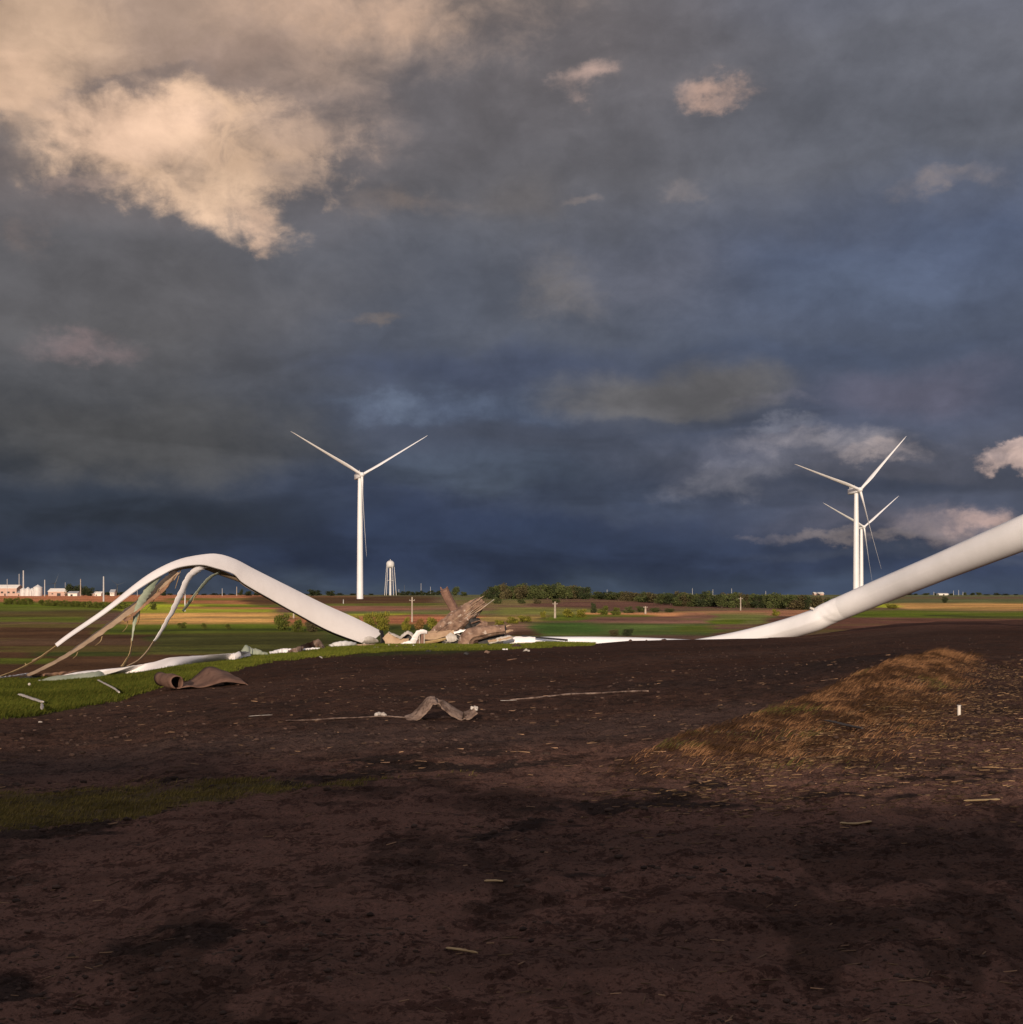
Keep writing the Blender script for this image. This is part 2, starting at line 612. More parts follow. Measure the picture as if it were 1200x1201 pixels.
# ------------------------------------------------------------------ materials
def material(name, c1, c2=None, scale=3.0, rough=0.6, bump=0.0, bscale=8.0, c3=None, c3scale=1.0, c3lo=0.6, stretch=(1, 1, 1), spec=0.4, attr=None, trans=0.0, coat=0.0):
    m = bpy.data.materials.new(name)
    m.use_nodes = True
    V.nt = m.node_tree
    nt_ = m.node_tree
    b = nt_.nodes['Principled BSDF']
    tc_ = nt_.nodes.new('ShaderNodeTexCoord')
    mp = nt_.nodes.new('ShaderNodeMapping')
    mp.inputs['Scale'].default_value = stretch
    nt_.links.new(tc_.outputs['Object'], mp.inputs[0])
    vec = mp.outputs[0]
    c = c1
    if attr:
        a = nt_.nodes.new('ShaderNodeAttribute')
        a.attribute_name = attr
        c = a.outputs['Color']
        f = noise(vec, scale, 5, 0.6)
        c = mixc(smooth(f, 0.3, 0.7, 0.0, 0.5), c, c1, 'MULTIPLY')
    elif c2:
        f = noise(vec, scale, 5, 0.6)
        c = mixc(smooth(f, 0.32, 0.68), c1, c2)
    if c3:
        f = noise(vec, c3scale, 7, 0.65, 0.4)
        c = mixc(smooth(f, c3lo, c3lo + 0.08), c, c3)
    if isinstance(c, tuple):
        b.inputs['Base Color'].default_value = (*c, 1)
    else:
        nt_.links.new(c, b.inputs['Base Color'])
    b.inputs['Roughness'].default_value = rough
    b.inputs['Specular IOR Level'].default_value = spec
    if coat:
        b.inputs['Coat Weight'].default_value = coat
        b.inputs['Coat Roughness'].default_value = 0.15
    if bump:
        bn = nt_.nodes.new('ShaderNodeBump')
        bn.inputs['Strength'].default_value = bump
        bn.inputs['Distance'].default_value = 0.1
        nt_.links.new(noise(vec, bscale, 6, 0.6).x, bn.inputs['Height'])
        nt_.links.new(bn.outputs[0], b.inputs['Normal'])
    if trans:
        b.inputs['Transmission Weight'].default_value = 0
        tl_ = nt_.nodes.new('ShaderNodeBsdfTranslucent')
        mx = nt_.nodes.new('ShaderNodeMixShader')
        mx.inputs[0].default_value = trans
        if isinstance(c, tuple):
            tl_.inputs[0].default_value = (*c, 1)
        else:
            nt_.links.new(c, tl_.inputs[0])
        nt_.links.new(b.outputs[0], mx.inputs[1])
        nt_.links.new(tl_.outputs[0], mx.inputs[2])
        nt_.links.new(mx.outputs[0], nt_.nodes['Material Output'].inputs[0])
    return m


M = {}
M['white'] = material('white_turbine_paint', (0.68, 0.69, 0.71), (0.62, 0.63, 0.65), 0.15, 0.4)
M['tower'] = material('glossy_white_tower_paint', (0.83, 0.84, 0.87), (0.77, 0.78, 0.80), 0.3, 0.25, 0.04, 0.5, c3=(0.64, 0.62, 0.60), c3scale=2.6, c3lo=0.74, coat=0.5)
M['shell'] = material('white_blade_gelcoat', (0.76, 0.735, 0.74), (0.70, 0.67, 0.67), 0.25, 0.4, 0.15, 0.8, c3=(0.56, 0.51, 0.47), c3scale=1.1, c3lo=0.70)
M['shell_dirty'] = material('dirty_blade_skin', (0.50, 0.47, 0.44), (0.33, 0.30, 0.26), 0.8, 0.6, 0.5, 2.0, c3=(0.16, 0.12, 0.09), c3scale=1.4, c3lo=0.62)
M['tan'] = material('tan_laminate', (0.37, 0.275, 0.19), (0.28, 0.20, 0.135), 0.6, 0.7, 0.3, 3.0, stretch=(1, 1, 1))
M['green'] = material('pale_green_fibreglass', (0.30, 0.36, 0.26), (0.42, 0.45, 0.36), 0.7, 0.5, 0.2, 3.0, trans=0.25)
M['straw_l'] = material('yellow_torn_laminate', (0.42, 0.31, 0.16), (0.28, 0.19, 0.09), 1.2, 0.7, 0.3, 4.0)
M['brown'] = material('brown_stained_fibreglass', (0.27, 0.175, 0.125), (0.10, 0.058, 0.042), 1.1, 0.8, 0.9, 3.0, c3=(0.42, 0.35, 0.30), c3scale=1.7, c3lo=0.57, stretch=(1, 1, 1))
M['beige'] = material('beige_core_panel', (0.40, 0.29, 0.19), (0.30, 0.2, 0.13), 1.2, 0.75, 0.3, 4.0)
M['rust'] = material('rusty_brown_skin', (0.20, 0.115, 0.085), (0.14, 0.08, 0.06), 1.6, 0.8, 0.5, 4.0)
M['black'] = material('black_edge_and_hollow', (0.015, 0.015, 0.017), (0.03, 0.028, 0.028), 3.0, 0.7)
M['burnt'] = material('rust_orange_laminate', (0.33, 0.19, 0.11), (0.19, 0.10, 0.06), 1.5, 0.8, 0.4, 4.0)
M['curl'] = material('brown_curled_sheet', (0.150, 0.088, 0.066), (0.085, 0.048, 0.037), 1.6, 0.7, 0.5, 3.0, c3=(0.05, 0.03, 0.024), c3scale=2.2, c3lo=0.62, spec=0.15)
M['grey_strip'] = material('muddy_grey_strip', (0.26, 0.19, 0.155), (0.09, 0.058, 0.046), 3.4, 0.8, 0.6, 9.0, c3=(0.05, 0.032, 0.026), c3scale=6.0, c3lo=0.58, spec=0.15)
M['litter'] = material('off_white_scrap', (0.5, 0.47, 0.44), (0.3, 0.26, 0.23), 5.0, 0.6, 0.3, 9.0)
M['galv'] = material('pale_galvanised_steel', (0.55, 0.55, 0.54), (0.46, 0.46, 0.46), 0.4, 0.45)
M['pole'] = material('weathered_pole_wood', (0.38, 0.33, 0.27), (0.27, 0.23, 0.19), 1.0, 0.85)
M['mast'] = material('pale_concrete_mast', (0.42, 0.42, 0.42), (0.36, 0.36, 0.36), 1.0, 0.7)
M['farmast'] = material('shaded_far_turbine', (0.07, 0.08, 0.09), (0.06, 0.07, 0.08), 1.0, 0.7)  # white turbines standing in shade: the shade is put into this dark colour
M['wall'] = material('pink_beige_wall', (0.45, 0.31, 0.25), (0.4, 0.28, 0.23), 0.3, 0.8)
M['wall_white'] = material('white_wall', (0.7, 0.66, 0.6), (0.6, 0.56, 0.5), 0.3, 0.7)
M['roof'] = material('white_metal_roof', (0.75, 0.72, 0.66), (0.66, 0.62, 0.58), 0.2, 0.5)
M['roof_grey'] = material('grey_metal_roof', (0.3, 0.31, 0.33), (0.25, 0.26, 0.28), 0.2, 0.5)
M['dark'] = material('dark_opening', (0.03, 0.03, 0.03), None, 1, 0.7)
M['bark'] = material('tree_bark', (0.10, 0.075, 0.055), (0.07, 0.05, 0.04), 2.0, 0.9)
M['leaf_dark'] = material('dark_leaves', (1, 1, 1), scale=0.3, rough=0.85, attr='tint', trans=0.15, spec=0.1)
M['plank'] = material('black_wet_plank', (0.02, 0.018, 0.02), (0.03, 0.025, 0.025), 3, 0.6)
M['pvc'] = material('white_plastic_pipe', (0.6, 0.56, 0.5), (0.5, 0.46, 0.4), 3, 0.5)
M['blade_veg'] = material('grass_blades', (0.8, 0.8, 0.8), scale=0.8, rough=0.85, attr='tint', trans=0.2, spec=0.08)
M['straw'] = material('dry_straw', (0.8, 0.8, 0.8), scale=2.0, rough=0.8, attr='tint', spec=0.12)

# ground material: land cover colours and painted shade from the field map, broken up by noise
g_m = bpy.data.materials.new('field_soil')
g_m.use_nodes = True
nt = g_m.node_tree
V.nt = nt
b = nt.nodes['Principled BSDF']
at_ = nt.nodes.new('ShaderNodeAttribute')
at_.attribute_name = 'cover'
geo = nt.nodes.new('ShaderNodeNewGeometry')
mp = nt.nodes.new('ShaderNodeMapping')
mp.inputs['Scale'].default_value = (1, 1, 1)
nt.links.new(geo.outputs['Position'], mp.inputs[0])
P_ = mp.outputs[0]
big = noise(P_, 0.045, 5, 0.6, 0.5)
mid = noise(P_, 0.55, 6, 0.65, 0.6)
fin_ = noise(P_, 5.0, 8, 0.72)
grit = noise(P_, 38.0, 4, 0.7)
c = at_.outputs['Color']
c = mixc(smooth(big, 0.35, 0.65, 0.0, 0.32), c, (0.72, 0.66, 0.64), 'MULTIPLY')
c = mixc(smooth(mid, 0.5, 0.66, 0.0, 0.6), c, (0.45, 0.43, 0.44), 'MULTIPLY')
c = mixc(smooth(fin_, 0.35, 0.7, 0.0, 0.55), c, (1.45, 1.36, 1.32), 'MULTIPLY')
mid2 = noise(P_, 2.1, 7, 0.7, 0.4)
gr2 = noise(P_, 13.0, 5, 0.7)
flk = smooth(mid2 * 0.55 + gr2 * 0.45, 0.505, 0.55, 0.0, 0.8)
c = mixc(flk, c, (0.36, 0.32, 0.32), 'MULTIPLY')
spk = noise(P_, 22.0, 6, 0.75)
c = mixc(smooth(spk, 0.55, 0.6, 0.0, 0.75), c, (0.3, 0.27, 0.27), 'MULTIPLY')
c = mixc(smooth(spk, 0.40, 0.34, 0.0, 0.6), c, (1.9, 1.7, 1.55), 'MULTIPLY')
c = mixc(smooth(grit, 0.56, 0.7, 0.0, 0.55), c, (0.35, 0.33, 0.33), 'MULTIPLY')
c = mixc(smooth(grit, 0.44, 0.3, 0.0, 0.5), c, (1.6, 1.45, 1.35), 'MULTIPLY')
nt.links.new(c, b.inputs['Base Color'])
b.inputs['Roughness'].default_value = 0.88
b.inputs['Specular IOR Level'].default_value = 0.06
bn = nt.nodes.new('ShaderNodeBump')
bn.inputs['Strength'].default_value = 0.9
bn.inputs['Distance'].default_value = 0.09
hh = mid * 1.0 + fin_ * 1.0 + gr2 * 0.7 + spk * 0.5 + grit * 0.2
nt.links.new(hh.x, bn.inputs['Height'])
nt.links.new(bn.outputs[0], b.inputs['Normal'])

# ------------------------------------------------------------------ ground sheet
cols = np.concatenate([600 + F * np.tan(np.radians(np.linspace(-86, -27.5, 60))),
                       np.linspace(-130, 1330, 975)[1:-1],
                       600 + F * np.tan(np.radians(np.linspace(27.5, 86, 60)))])
def geom(a, b_, r_):
    n_ = int(math.log(b_ / a) / r_) + 1
    return np.exp(np.linspace(math.log(a), math.log(b_), n_))[:-1]
rows = np.concatenate([geom(1.0, 5.5, 0.03), geom(5.5, 60, 0.0038), geom(60, 300, 0.005), geom(300, 1200, 0.008), geom(1200, 25000, 0.06), [25000]])
PX, DD = np.meshgrid(cols, rows)
Z = height(PX, DD)
X = (PX - 600) / F * DD
PY = HZ - (Z - CZ) * F / DD
DE = np.interp(PX, D_PX, D_D)
nr, nc = PX.shape

SOIL = np.array((0.150, 0.085, 0.067))
C = np.zeros((nr, nc, 3))
C[:] = SOIL
# foreground: greyer near, redder further out, with shade on the mid soil darkened in
nn1 = fbm(X / 11, DD / 5, 4, off=2)
def blend(mask, colr):
    global C
    C = C * (1 - mask[..., None]) + np.array(colr) * mask[..., None]
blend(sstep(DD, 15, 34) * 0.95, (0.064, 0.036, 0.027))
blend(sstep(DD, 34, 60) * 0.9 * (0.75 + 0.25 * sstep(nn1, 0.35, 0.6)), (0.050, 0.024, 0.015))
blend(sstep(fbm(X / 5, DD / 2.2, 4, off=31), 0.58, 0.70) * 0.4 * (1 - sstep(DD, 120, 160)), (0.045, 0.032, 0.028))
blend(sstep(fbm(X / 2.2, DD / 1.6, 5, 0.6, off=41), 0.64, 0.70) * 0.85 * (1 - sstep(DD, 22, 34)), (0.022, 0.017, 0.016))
ru_ = np.abs(((DD + 0.12 * X + 1.2 * np.sin(X / 9.0)) % 9.0) - 4.5)
blend(np.exp(-(ru_ / 0.4) ** 2) * (fbm(X / 6, DD / 2, 2, off=9) > 0.42) * sstep(DD, 20, 26) * 0.6, (0.034, 0.021, 0.017))
blend(sstep(fbm(X / 1.1 + 5, DD / 2.4, 5, 0.65, off=46), 0.56, 0.62) * 0.6 * (1 - sstep(DD, 90, 120)), (0.038, 0.024, 0.019))
blend((1 - sstep(np.abs(DD - 27 - 0.15 * X), 1, 5)) * (PX < 900) * 0.6, (0.082, 0.057, 0.050))
blend((1 - sstep(np.abs(DD - 62 - 1.1 * X - 0.012 * X * X), 2, 11)) * 0.5 * (PX < 1250), (0.080, 0.046, 0.034))
blend((1 - sstep(np.abs(DD - 92 - 0.5 * X), 2, 9)) * 0.5, (0.036, 0.018, 0.012))
# the far side of the valley; cloud shade is darkened into the field colours
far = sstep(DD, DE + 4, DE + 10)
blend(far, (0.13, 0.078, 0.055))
wob = (fbm(X / 60, DD / 60, 3, off=51) - 0.5)
def band(x0, x1, y0, y1, colr, k=1.0, sx=10, w=1.0, slope=0.0):
    yy = PY + (wob * 7 + (fbm(X / 240 + y0, DD / 240, 2, off=53) - 0.5) * 5) * np.clip((PY - 697) / 20, 0.1, 1.5) * w + slope * (PX - (x0 + x1) / 2)
    xx = PX + (fbm(DD / 25 + 3, X / 40, 3, off=x0) - 0.5) * 40
    sy = np.clip((y1 - y0) * 0.22, 0.3, 2.4)
    m = sstep(xx, x0 - sx, x0 + sx) * (1 - sstep(xx, x1 - sx, x1 + sx)) * sstep(yy, y0 - sy, y0 + sy) * (1 - sstep(yy, y1 - sy, y1 + sy))
    blend(m * far * k, colr)
REDF = (0.44, 0.175, 0.085); GOLD = (0.68, 0.40, 0.13); GRN = (0.10, 0.14, 0.012); LIME = (0.36, 0.42, 0.03)
DGRN = (0.045, 0.06, 0.012); DBR = (0.085, 0.045, 0.022); OLV = (0.10, 0.08, 0.022)
band(-900, 2400, 694, 700.2, (0.12, 0.13, 0.06))
band(-600, 320, 697.4, 707, REDF)
band(-600, 150, 706, 716, GRN); band(-600, 120, 716, 722, OLV); band(-600, 100, 722, 730, GRN, 0.9); band(-200, 60, 727, 729, OLV, 0.6)
band(-600, 330, 730, 800, DBR)
band(-300, 200, 747, 752, (0.12, 0.075, 0.045), 0.6)
band(40, 175, 765, 771, DGRN, 1, 14, 0.4); band(-80, 60, 775, 781, GRN, 0.8)
band(140, 330, 705, 709, GRN); band(125, 300, 709, 716, LIME); band(200, 320, 712, 716, REDF, 0.9)
band(230, 420, 699, 702, REDF, 0.7); band(190, 340, 701.5, 704, GRN, 0.8); band(200, 340, 704, 708, REDF, 0.8)
band(150, 330, 714.5, 719, LIME, 0.8); band(230, 330, 709.5, 712.5, GRN, 0.9)
band(150, 330, 719.5, 733, GOLD); band(160, 330, 724, 726, (0.36, 0.25, 0.1), 0.8); band(150, 250, 729, 733, (0.33, 0.17, 0.09), 0.5)
band(120, 440, 733, 745, GRN); band(110, 400, 738, 741, DGRN, 0.8); band(180, 470, 744, 770, (0.065, 0.07, 0.018)); band(190, 260, 756, 758.5, DGRN, 0.9)
band(290, 510, 699.0, 708.5, DBR); band(330, 530, 708.5, 712, GRN, 0.7); band(370, 560, 712, 716.5, (0.26, 0.125, 0.08)); band(400, 560, 716.5, 721, (0.15, 0.17, 0.05)); band(330, 570, 721, 734, REDF, 0.9)
band(330, 470, 718, 722, LIME, 0.6); band(380, 560, 734, 752, (0.065, 0.085, 0.018))
band(520, 640, 700.5, 704, (0.13, 0.14, 0.05)); band(520, 650, 705, 711, (0.19, 0.15, 0.06), 0.9); band(500, 640, 711, 715.5, (0.20, 0.12, 0.075)); band(520, 640, 715.5, 720, (0.15, 0.17, 0.05), 0.9)
band(560, 640, 723, 730, (0.30, 0.22, 0.07)); band(560, 640, 731, 738, (0.2, 0.12, 0.08)); band(598, 650, 737, 747, DBR, 1, 5)
band(626, 800, 703.5, 714, (0.135, 0.07, 0.05)); band(590, 700, 713, 722, (0.2, 0.22, 0.05), 0.8)
band(690, 880, 717, 723.5, (0.56, 0.27, 0.12)); band(640, 760, 722, 730, GRN, 0.95, 14, 0.5); band(690, 880, 725.5, 737, (0.17, 0.09, 0.065)); band(800, 850, 722, 736, (0.2, 0.11, 0.075))
band(625, 838, 732, 747, (0.085, 0.13, 0.03), 1, 8); band(628, 700, 731, 740, (0.05, 0.12, 0.02), 0.7)
band(800, 960, 716, 722, (0.36, 0.18, 0.1)); band(838, 905, 720, 733, (0.16, 0.18, 0.05), 1, 6); band(842, 880, 728, 733, GRN, 1, 6); band(798, 840, 736, 742, GRN, 0.7)
band(980, 2400, 702, 708, (0.11, 0.12, 0.05)); band(1020, 1080, 708, 714.5, LIME, 1, 8); band(1060, 2400, 707.5, 717, (0.50, 0.29, 0.10)); band(960, 2400, 716.5, 724.5, GRN); band(1080, 2400, 720, 722, DGRN, 0.9)
band(900, 2400, 724.5, 742, (0.13, 0.062, 0.042), 1.0, 12, 0.3)
st_ = fbm(X / 45, DD / 7, 4, 0.6, off=91) - 0.5
C *= (1 + far * st_ * 1.1)[..., None]
st_ = fbm(X / 12, DD / 14, 3, 0.6, off=95) - 0.5
C *= (1 + far * st_ * 0.7)[..., None]
pt_ = sstep(fbm(X / 70, DD / 22, 4, 0.6, off=99), 0.56, 0.66) * far * (PY > 700)
C = C * (1 - 0.35 * pt_[..., None]) + 0.35 * pt_[..., None] * np.array((0.16, 0.17, 0.035))
C *= (1 + 0.25 * far + 0.2 * far * (PY < 736))[..., None]  # far fields brightened in colour where the sunlit strip lies
# soil on the right part of the pad also turns red with distance
blend((1 - far) * (PX > 900) * sstep(DD, 110, 170) * 0.8, (0.10, 0.05, 0.036))
# grass verge at the pad's edge
G_PX = [-400, 0, 60, 104, 140, 180, 240, 280, 304, 340, 390, 460, 532, 563, 607, 696, 720]
G_PY = [850, 841, 835, 826, 819, 806, 792, 783, 777, 772, 768, 768, 766, 763, 760, 756, 740]
def verge(px_, py_, d_, x_):
    gb = np.interp(px_, G_PX, G_PY, right=700)
    e_ = (fbm(x_ / 1.3, d_ / 1.3, 4, 0.6, off=61) - 0.5) * np.interp(px_, [0, 200, 700], [14, 10, 2.5])
    return 1 - sstep(py_ + e_, gb - 1.5, gb + 1.0 + np.interp(px_, [0, 300, 700], [4, 2, 0.5]))
vm_ = verge(PX, PY, DD, X) * (1 - far) * (DD > 40)
blend(vm_ * 0.95, (0.042, 0.05, 0.014))
def near_patch(x_, y_):
    """weedy patch at the left, not far from the camera"""
    px_ = 600 + F * x_ / y_
    n_ = fbm(x_ / 1.1, y_ / 1.1, 4, 0.6, off=71) - 0.5
    lim = np.interp(px_, [-600, 0, 180, 300, 400, 480], [3.4, 2.6, 1.7, 0.9, 0.45, 0.0])
    return np.clip((1 - sstep(np.abs(y_ - 19.4 - 0.08 * x_ + n_ * 3.6) / np.maximum(lim, 0.01), 0.35, 1.3)), 0, 1) * (px_ < 560)
blend(near_patch(X, DD) * 0.75, (0.09, 0.08, 0.035))
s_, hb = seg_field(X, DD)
shaded = np.where(s_ < 0, np.exp(-((s_ + 3.0) / 3.4) ** 2), 0) * np.clip((hb - 0.3) * 4, 0, 1) * (0.5 + fbm(X / 1.5, DD / 1.5, 3, off=77))  # shade behind the bank's crest, painted into the cover as darker soil
blend(np.clip(shaded, 0, 1) * 0.85, (0.026, 0.018, 0.016))
bm_ = np.where(s_ > 0, 1 - sstep(s_ + (fbm(X, DD, 3) - 0.5) * 3, 1.8, 4.6), 1 - sstep(-s_, 0.1, 0.5)) * np.clip(hb * 8, 0, 1)
blend(bm_ * 0.85 * (1 - sstep(PX, 1085, 1165)), (0.075, 0.038, 0.02))
del nn1, wob
idx = np.arange(nr * nc).reshape(nr, nc)
faces = np.stack([idx[:-1, :-1], idx[:-1, 1:], idx[1:, 1:], idx[1:, :-1]], -1).reshape(-1, 4)
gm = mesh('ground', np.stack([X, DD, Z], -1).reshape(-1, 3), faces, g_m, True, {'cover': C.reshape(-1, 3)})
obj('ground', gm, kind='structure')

# unseen rise added behind the camera, shaped to shade the foreground
hx = np.concatenate([np.linspace(-2500, -160, 30), np.linspace(-150, 150, 150), np.linspace(160, 2500, 30)])
hy = np.concatenate([np.linspace(1.2, -140, 90), np.linspace(-150, -2500, 30)])
HX, HY = np.meshgrid(hx, hy)
crest = np.interp(HX, [-300, -60, -20, -6, 4, 20, 60, 300], [18.6, 18.0, 17.4, 16.2, 15.1, 14.3, 14.1, 14.4]) + (fbm(HX / 6, HY / 6, 4, 0.6, off=81) - 0.5) * 1.6
HH = crest * (sstep(-HY, 14, 60))
HC = np.zeros(HX.shape + (3,)); HC[:] = (0.09, 0.075, 0.05)
i2 = np.arange(HX.size).reshape(HX.shape)
f2 = np.stack([i2[:-1, :-1], i2[1:, :-1], i2[1:, 1:], i2[:-1, 1:]], -1).reshape(-1, 4)
obj('shade_rise', mesh('shade_rise', np.stack([HX, HY, HH - 0.06], -1).reshape(-1, 3), f2, g_m, True, {'cover': HC.reshape(-1, 3)}), kind='structure')


# ------------------------------------------------------------------ grass and straw (nobody could count them)
def blades(name, x, y, hgt, lean, ldir, wid, tint, **tags):
    n = len(x)
    z = height(600 + F * x / y, y) - 0.02
    a = _rs.rand(n) * math.pi * 0.6 - 0.3 * math.pi
    wx, wy = np.cos(a) * wid / 2, np.sin(a) * wid / 2
    lx, ly = np.cos(ldir) * lean * hgt, np.sin(ldir) * lean * hgt
    hz = hgt * np.sqrt(np.clip(1 - lean ** 2, 0.05, 1))
    p = np.zeros((n, 5, 3))
    for k, (sx_, f_, hf) in enumerate([(-1, 0, 0), (1, 0, 0), (0.75, 0.35, 0.58), (-0.75, 0.35, 0.58), (0, 1, 1)]):
        p[:, k, 0] = x + wx * sx_ + lx * f_
        p[:, k, 1] = y + wy * sx_ + ly * f_
        p[:, k, 2] = z + hz * hf
    b0 = np.arange(n)[:, None] * 5
    tris = np.concatenate([b0 + np.array([0, 1, 2]), b0 + np.array([0, 2, 3]), b0 + np.array([3, 2, 4])])
    me = mesh(name, p.reshape(-1, 3), tris, M['blade_veg'], False, {'tint': np.repeat(tint, 5, axis=0)})
    return obj(name, me, **tags)


def mixt(n, a, b_, spread=0.25):
    t_ = _rs.rand(n, 1)
    return (np.array(a) * (1 - t_) + np.array(b_) * t_) * (1 + (_rs.rand(n, 1) - 0.5) * 2 * spread)


# verge grass along the edge of the pad
px_ = _rs.uniform(-60, 715, 600000)
de_ = np.interp(px_, D_PX, D_D)
dd_ = de_ + 2.0 - _rs.rand(len(px_)) ** 0.9 * np.interp(px_, [-60, 0, 250, 450, 700], [64, 62, 62, 34, 20])
x_, y_ = (px_ - 600) / F * dd_, dd_
py_ = row_of(px_, dd_)
keep = (verge(px_, py_, dd_, x_) > _rs.rand(len(px_)) * 0.9 + 0.05)
x_, y_ = x_[keep][:230000], y_[keep][:230000]
n = len(x_)
tnt = mixt(n, (0.032, 0.048, 0.006), (0.085, 0.086, 0.014))
pt = fbm(x_ / 4, y_ / 4, 3, off=4)[:, None]
tnt = tnt * (0.7 + 0.6 * pt) * (1 + 0.7 * sstep(x_ / y_ * F + 600, 120, 380))[:, None]
blades('verge_grass', x_, y_, _rs.uniform(0.08, 0.30, n), _rs.uniform(0.2, 0.8, n), _rs.uniform(-0.6, 0.9, n), _rs.uniform(0.022, 0.05, n), tnt,
       kind='stuff', label='bright green grass verge along the edge of the bare soil', category='grass')

# dry grass combed over the bank
n = 130000
u = _rs.rand(n) * 7
i_ = u.astype(int); f_ = u - i_
BXa, BYa = np.array(BX), np.array(BY)
cx, cy = BXa[i_] * (1 - f_) + BXa[i_ + 1] * f_, BYa[i_] * (1 - f_) + BYa[i_ + 1] * f_
s_o = _rs.rand(n) ** 1.1 * 5.6 - 0.35
x_, y_ = cx + s_o * 0.9, cy - s_o * 0.42
s1_, h1_ = seg_field(x_, y_)
den = np.where(s1_ > 0, 1 - sstep(s1_, 1.6, 5.0), 1 - sstep(-s1_, 0.1, 0.7)) * np.clip(h1_ * 7 + 0.05, 0, 1) * (0.2 + sstep(fbm(x_ / 0.7, y_ / 0.7, 3, off=8), 0.36, 0.62))
keep = (den * (1 - sstep(600 + F * x_ / y_, 1085, 1165)) > _rs.rand(n) * 0.95)
x_, y_ = x_[keep], y_[keep]
n = len(x_)
tnt = mixt(n, (0.062, 0.031, 0.015), (0.24, 0.128, 0.063), 0.5) * (0.35 + 1.1 * sstep(fbm(x_ / 0.45, y_ / 1.1, 3, off=88), 0.35, 0.6))[:, None]
gmask = (fbm(x_ / 1.5, y_ / 1.5, 3, off=15) > 0.63)[:, None] & (_rs.rand(n, 1) < 0.5) & (y_ < 40)[:, None]
tnt = np.where(gmask, mixt(n, (0.07, 0.075, 0.02), (0.13, 0.11, 0.035)), tnt)
blades('dry_grass', x_, y_, (0.06 + 0.21 * _rs.rand(n) ** 1.8) * (0.6 + 0.9 * fbm(x_ / 0.5, y_ / 0.5, 2, off=89)), _rs.uniform(0.72, 0.97, n), _rs.normal(-0.1, 0.35, n), _rs.uniform(0.007, 0.015, n), tnt,
       kind='stuff', label='dry orange grass combed over the low soil bank', category='grass')

# weedy patch near the camera at the left
n = 150000
y_ = _rs.uniform(15.5, 25.0, n)
x_ = (_rs.uniform(-60, 560, n) - 600) / F * y_
keep = near_patch(x_, y_) * (0.25 + 0.9 * sstep(fbm(x_ / 0.5, y_ / 0.5, 3, off=18), 0.3, 0.65)) > _rs.rand(n)
x_, y_ = x_[keep], y_[keep]
n = len(x_)
blades('weed_patch', x_, y_, _rs.uniform(0.03, 0.11, n), _rs.uniform(0.3, 0.85, n), _rs.uniform(-0.8, 1.4, n), _rs.uniform(0.006, 0.012, n),
       mixt(n, (0.085, 0.075, 0.018), (0.22, 0.165, 0.055), 0.4) * (0.55 + 0.9 * fbm(x_ / 0.6, y_ / 0.5, 3, off=19))[:, None], kind='stuff', label='dull green weeds on the dark soil at the left', category='weeds')


def straws(name, x, y, ln, wid, tint, ang, **tags):
    n = len(x)
    z = height(600 + F * x / y, y) + wid * 0.5
    dxa, dya = np.cos(ang) * ln / 2, np.sin(ang) * ln / 2
    tip = (_rs.rand(n) - 0.3) * ln * 0.18
    nx, ny = -np.sin(ang) * wid / 2, np.cos(ang) * wid / 2
    p = np.zeros((n, 8, 3))
    k = 0
    for e in (-1, 1):
        for (sa, sb) in ((-1, -1), (1, -1), (1, 1), (-1, 1)):
            p[:, k, 0] = x + dxa * e + nx * sa
            p[:, k, 1] = y + dya * e + ny * sa
            p[:, k, 2] = z + tip * (e > 0) + wid / 2 * sb
            k += 1
    b0 = np.arange(n)[:, None] * 8
    q = [(0, 1, 5, 4), (1, 2, 6, 5), (2, 3, 7, 6), (3, 0, 4, 7), (0, 3, 2, 1), (4, 5, 6, 7)]
    fs_ = np.concatenate([b0 + np.array(v) for v in q])
    return obj(name, mesh(name, p.reshape(-1, 3), fs_, M['straw'], False, {'tint': np.repeat(tint, 8, axis=0)}), **tags)


# stubble right of the bank: thick behind, thinner towards the camera
n = 330000
y_ = 9 + 46 * _rs.rand(n) ** 1.25
px_ = _rs.uniform(600, 1330, n)
x_ = (px_ - 600) / F * y_
s1_, h1_ = seg_field(x_, y_)
dn = sstep(y_, 12.5, 21) * np.where(s1_ > 0, 1, 0) * sstep(px_, 640, 860) * (0.18 + sstep(fbm(x_ / 1.2, y_ / 0.8, 4, 0.6, off=25), 0.42, 0.62)) * 0.2
keep = (dn > _rs.rand(n)) & ((s1_ > 1.6) | (y_ < 21))
x_, y_ = x_[keep], y_[keep]
n = len(x_)
straws('stubble', x_, y_, _rs.uniform(0.03, 0.20, n) * (0.5 + 0.5 * _rs.rand(n)), _rs.uniform(0.005, 0.011, n), mixt(n, (0.13, 0.075, 0.045), (0.33, 0.215, 0.115), 0.4) * _rs.choice([0.25, 0.55, 1.0], n, p=[.5, .3, .2])[:, None], _rs.normal(0.1, 0.5, n),
       kind='stuff', label='cut corn stubble and straw scattered over the dark soil', category='stubble')
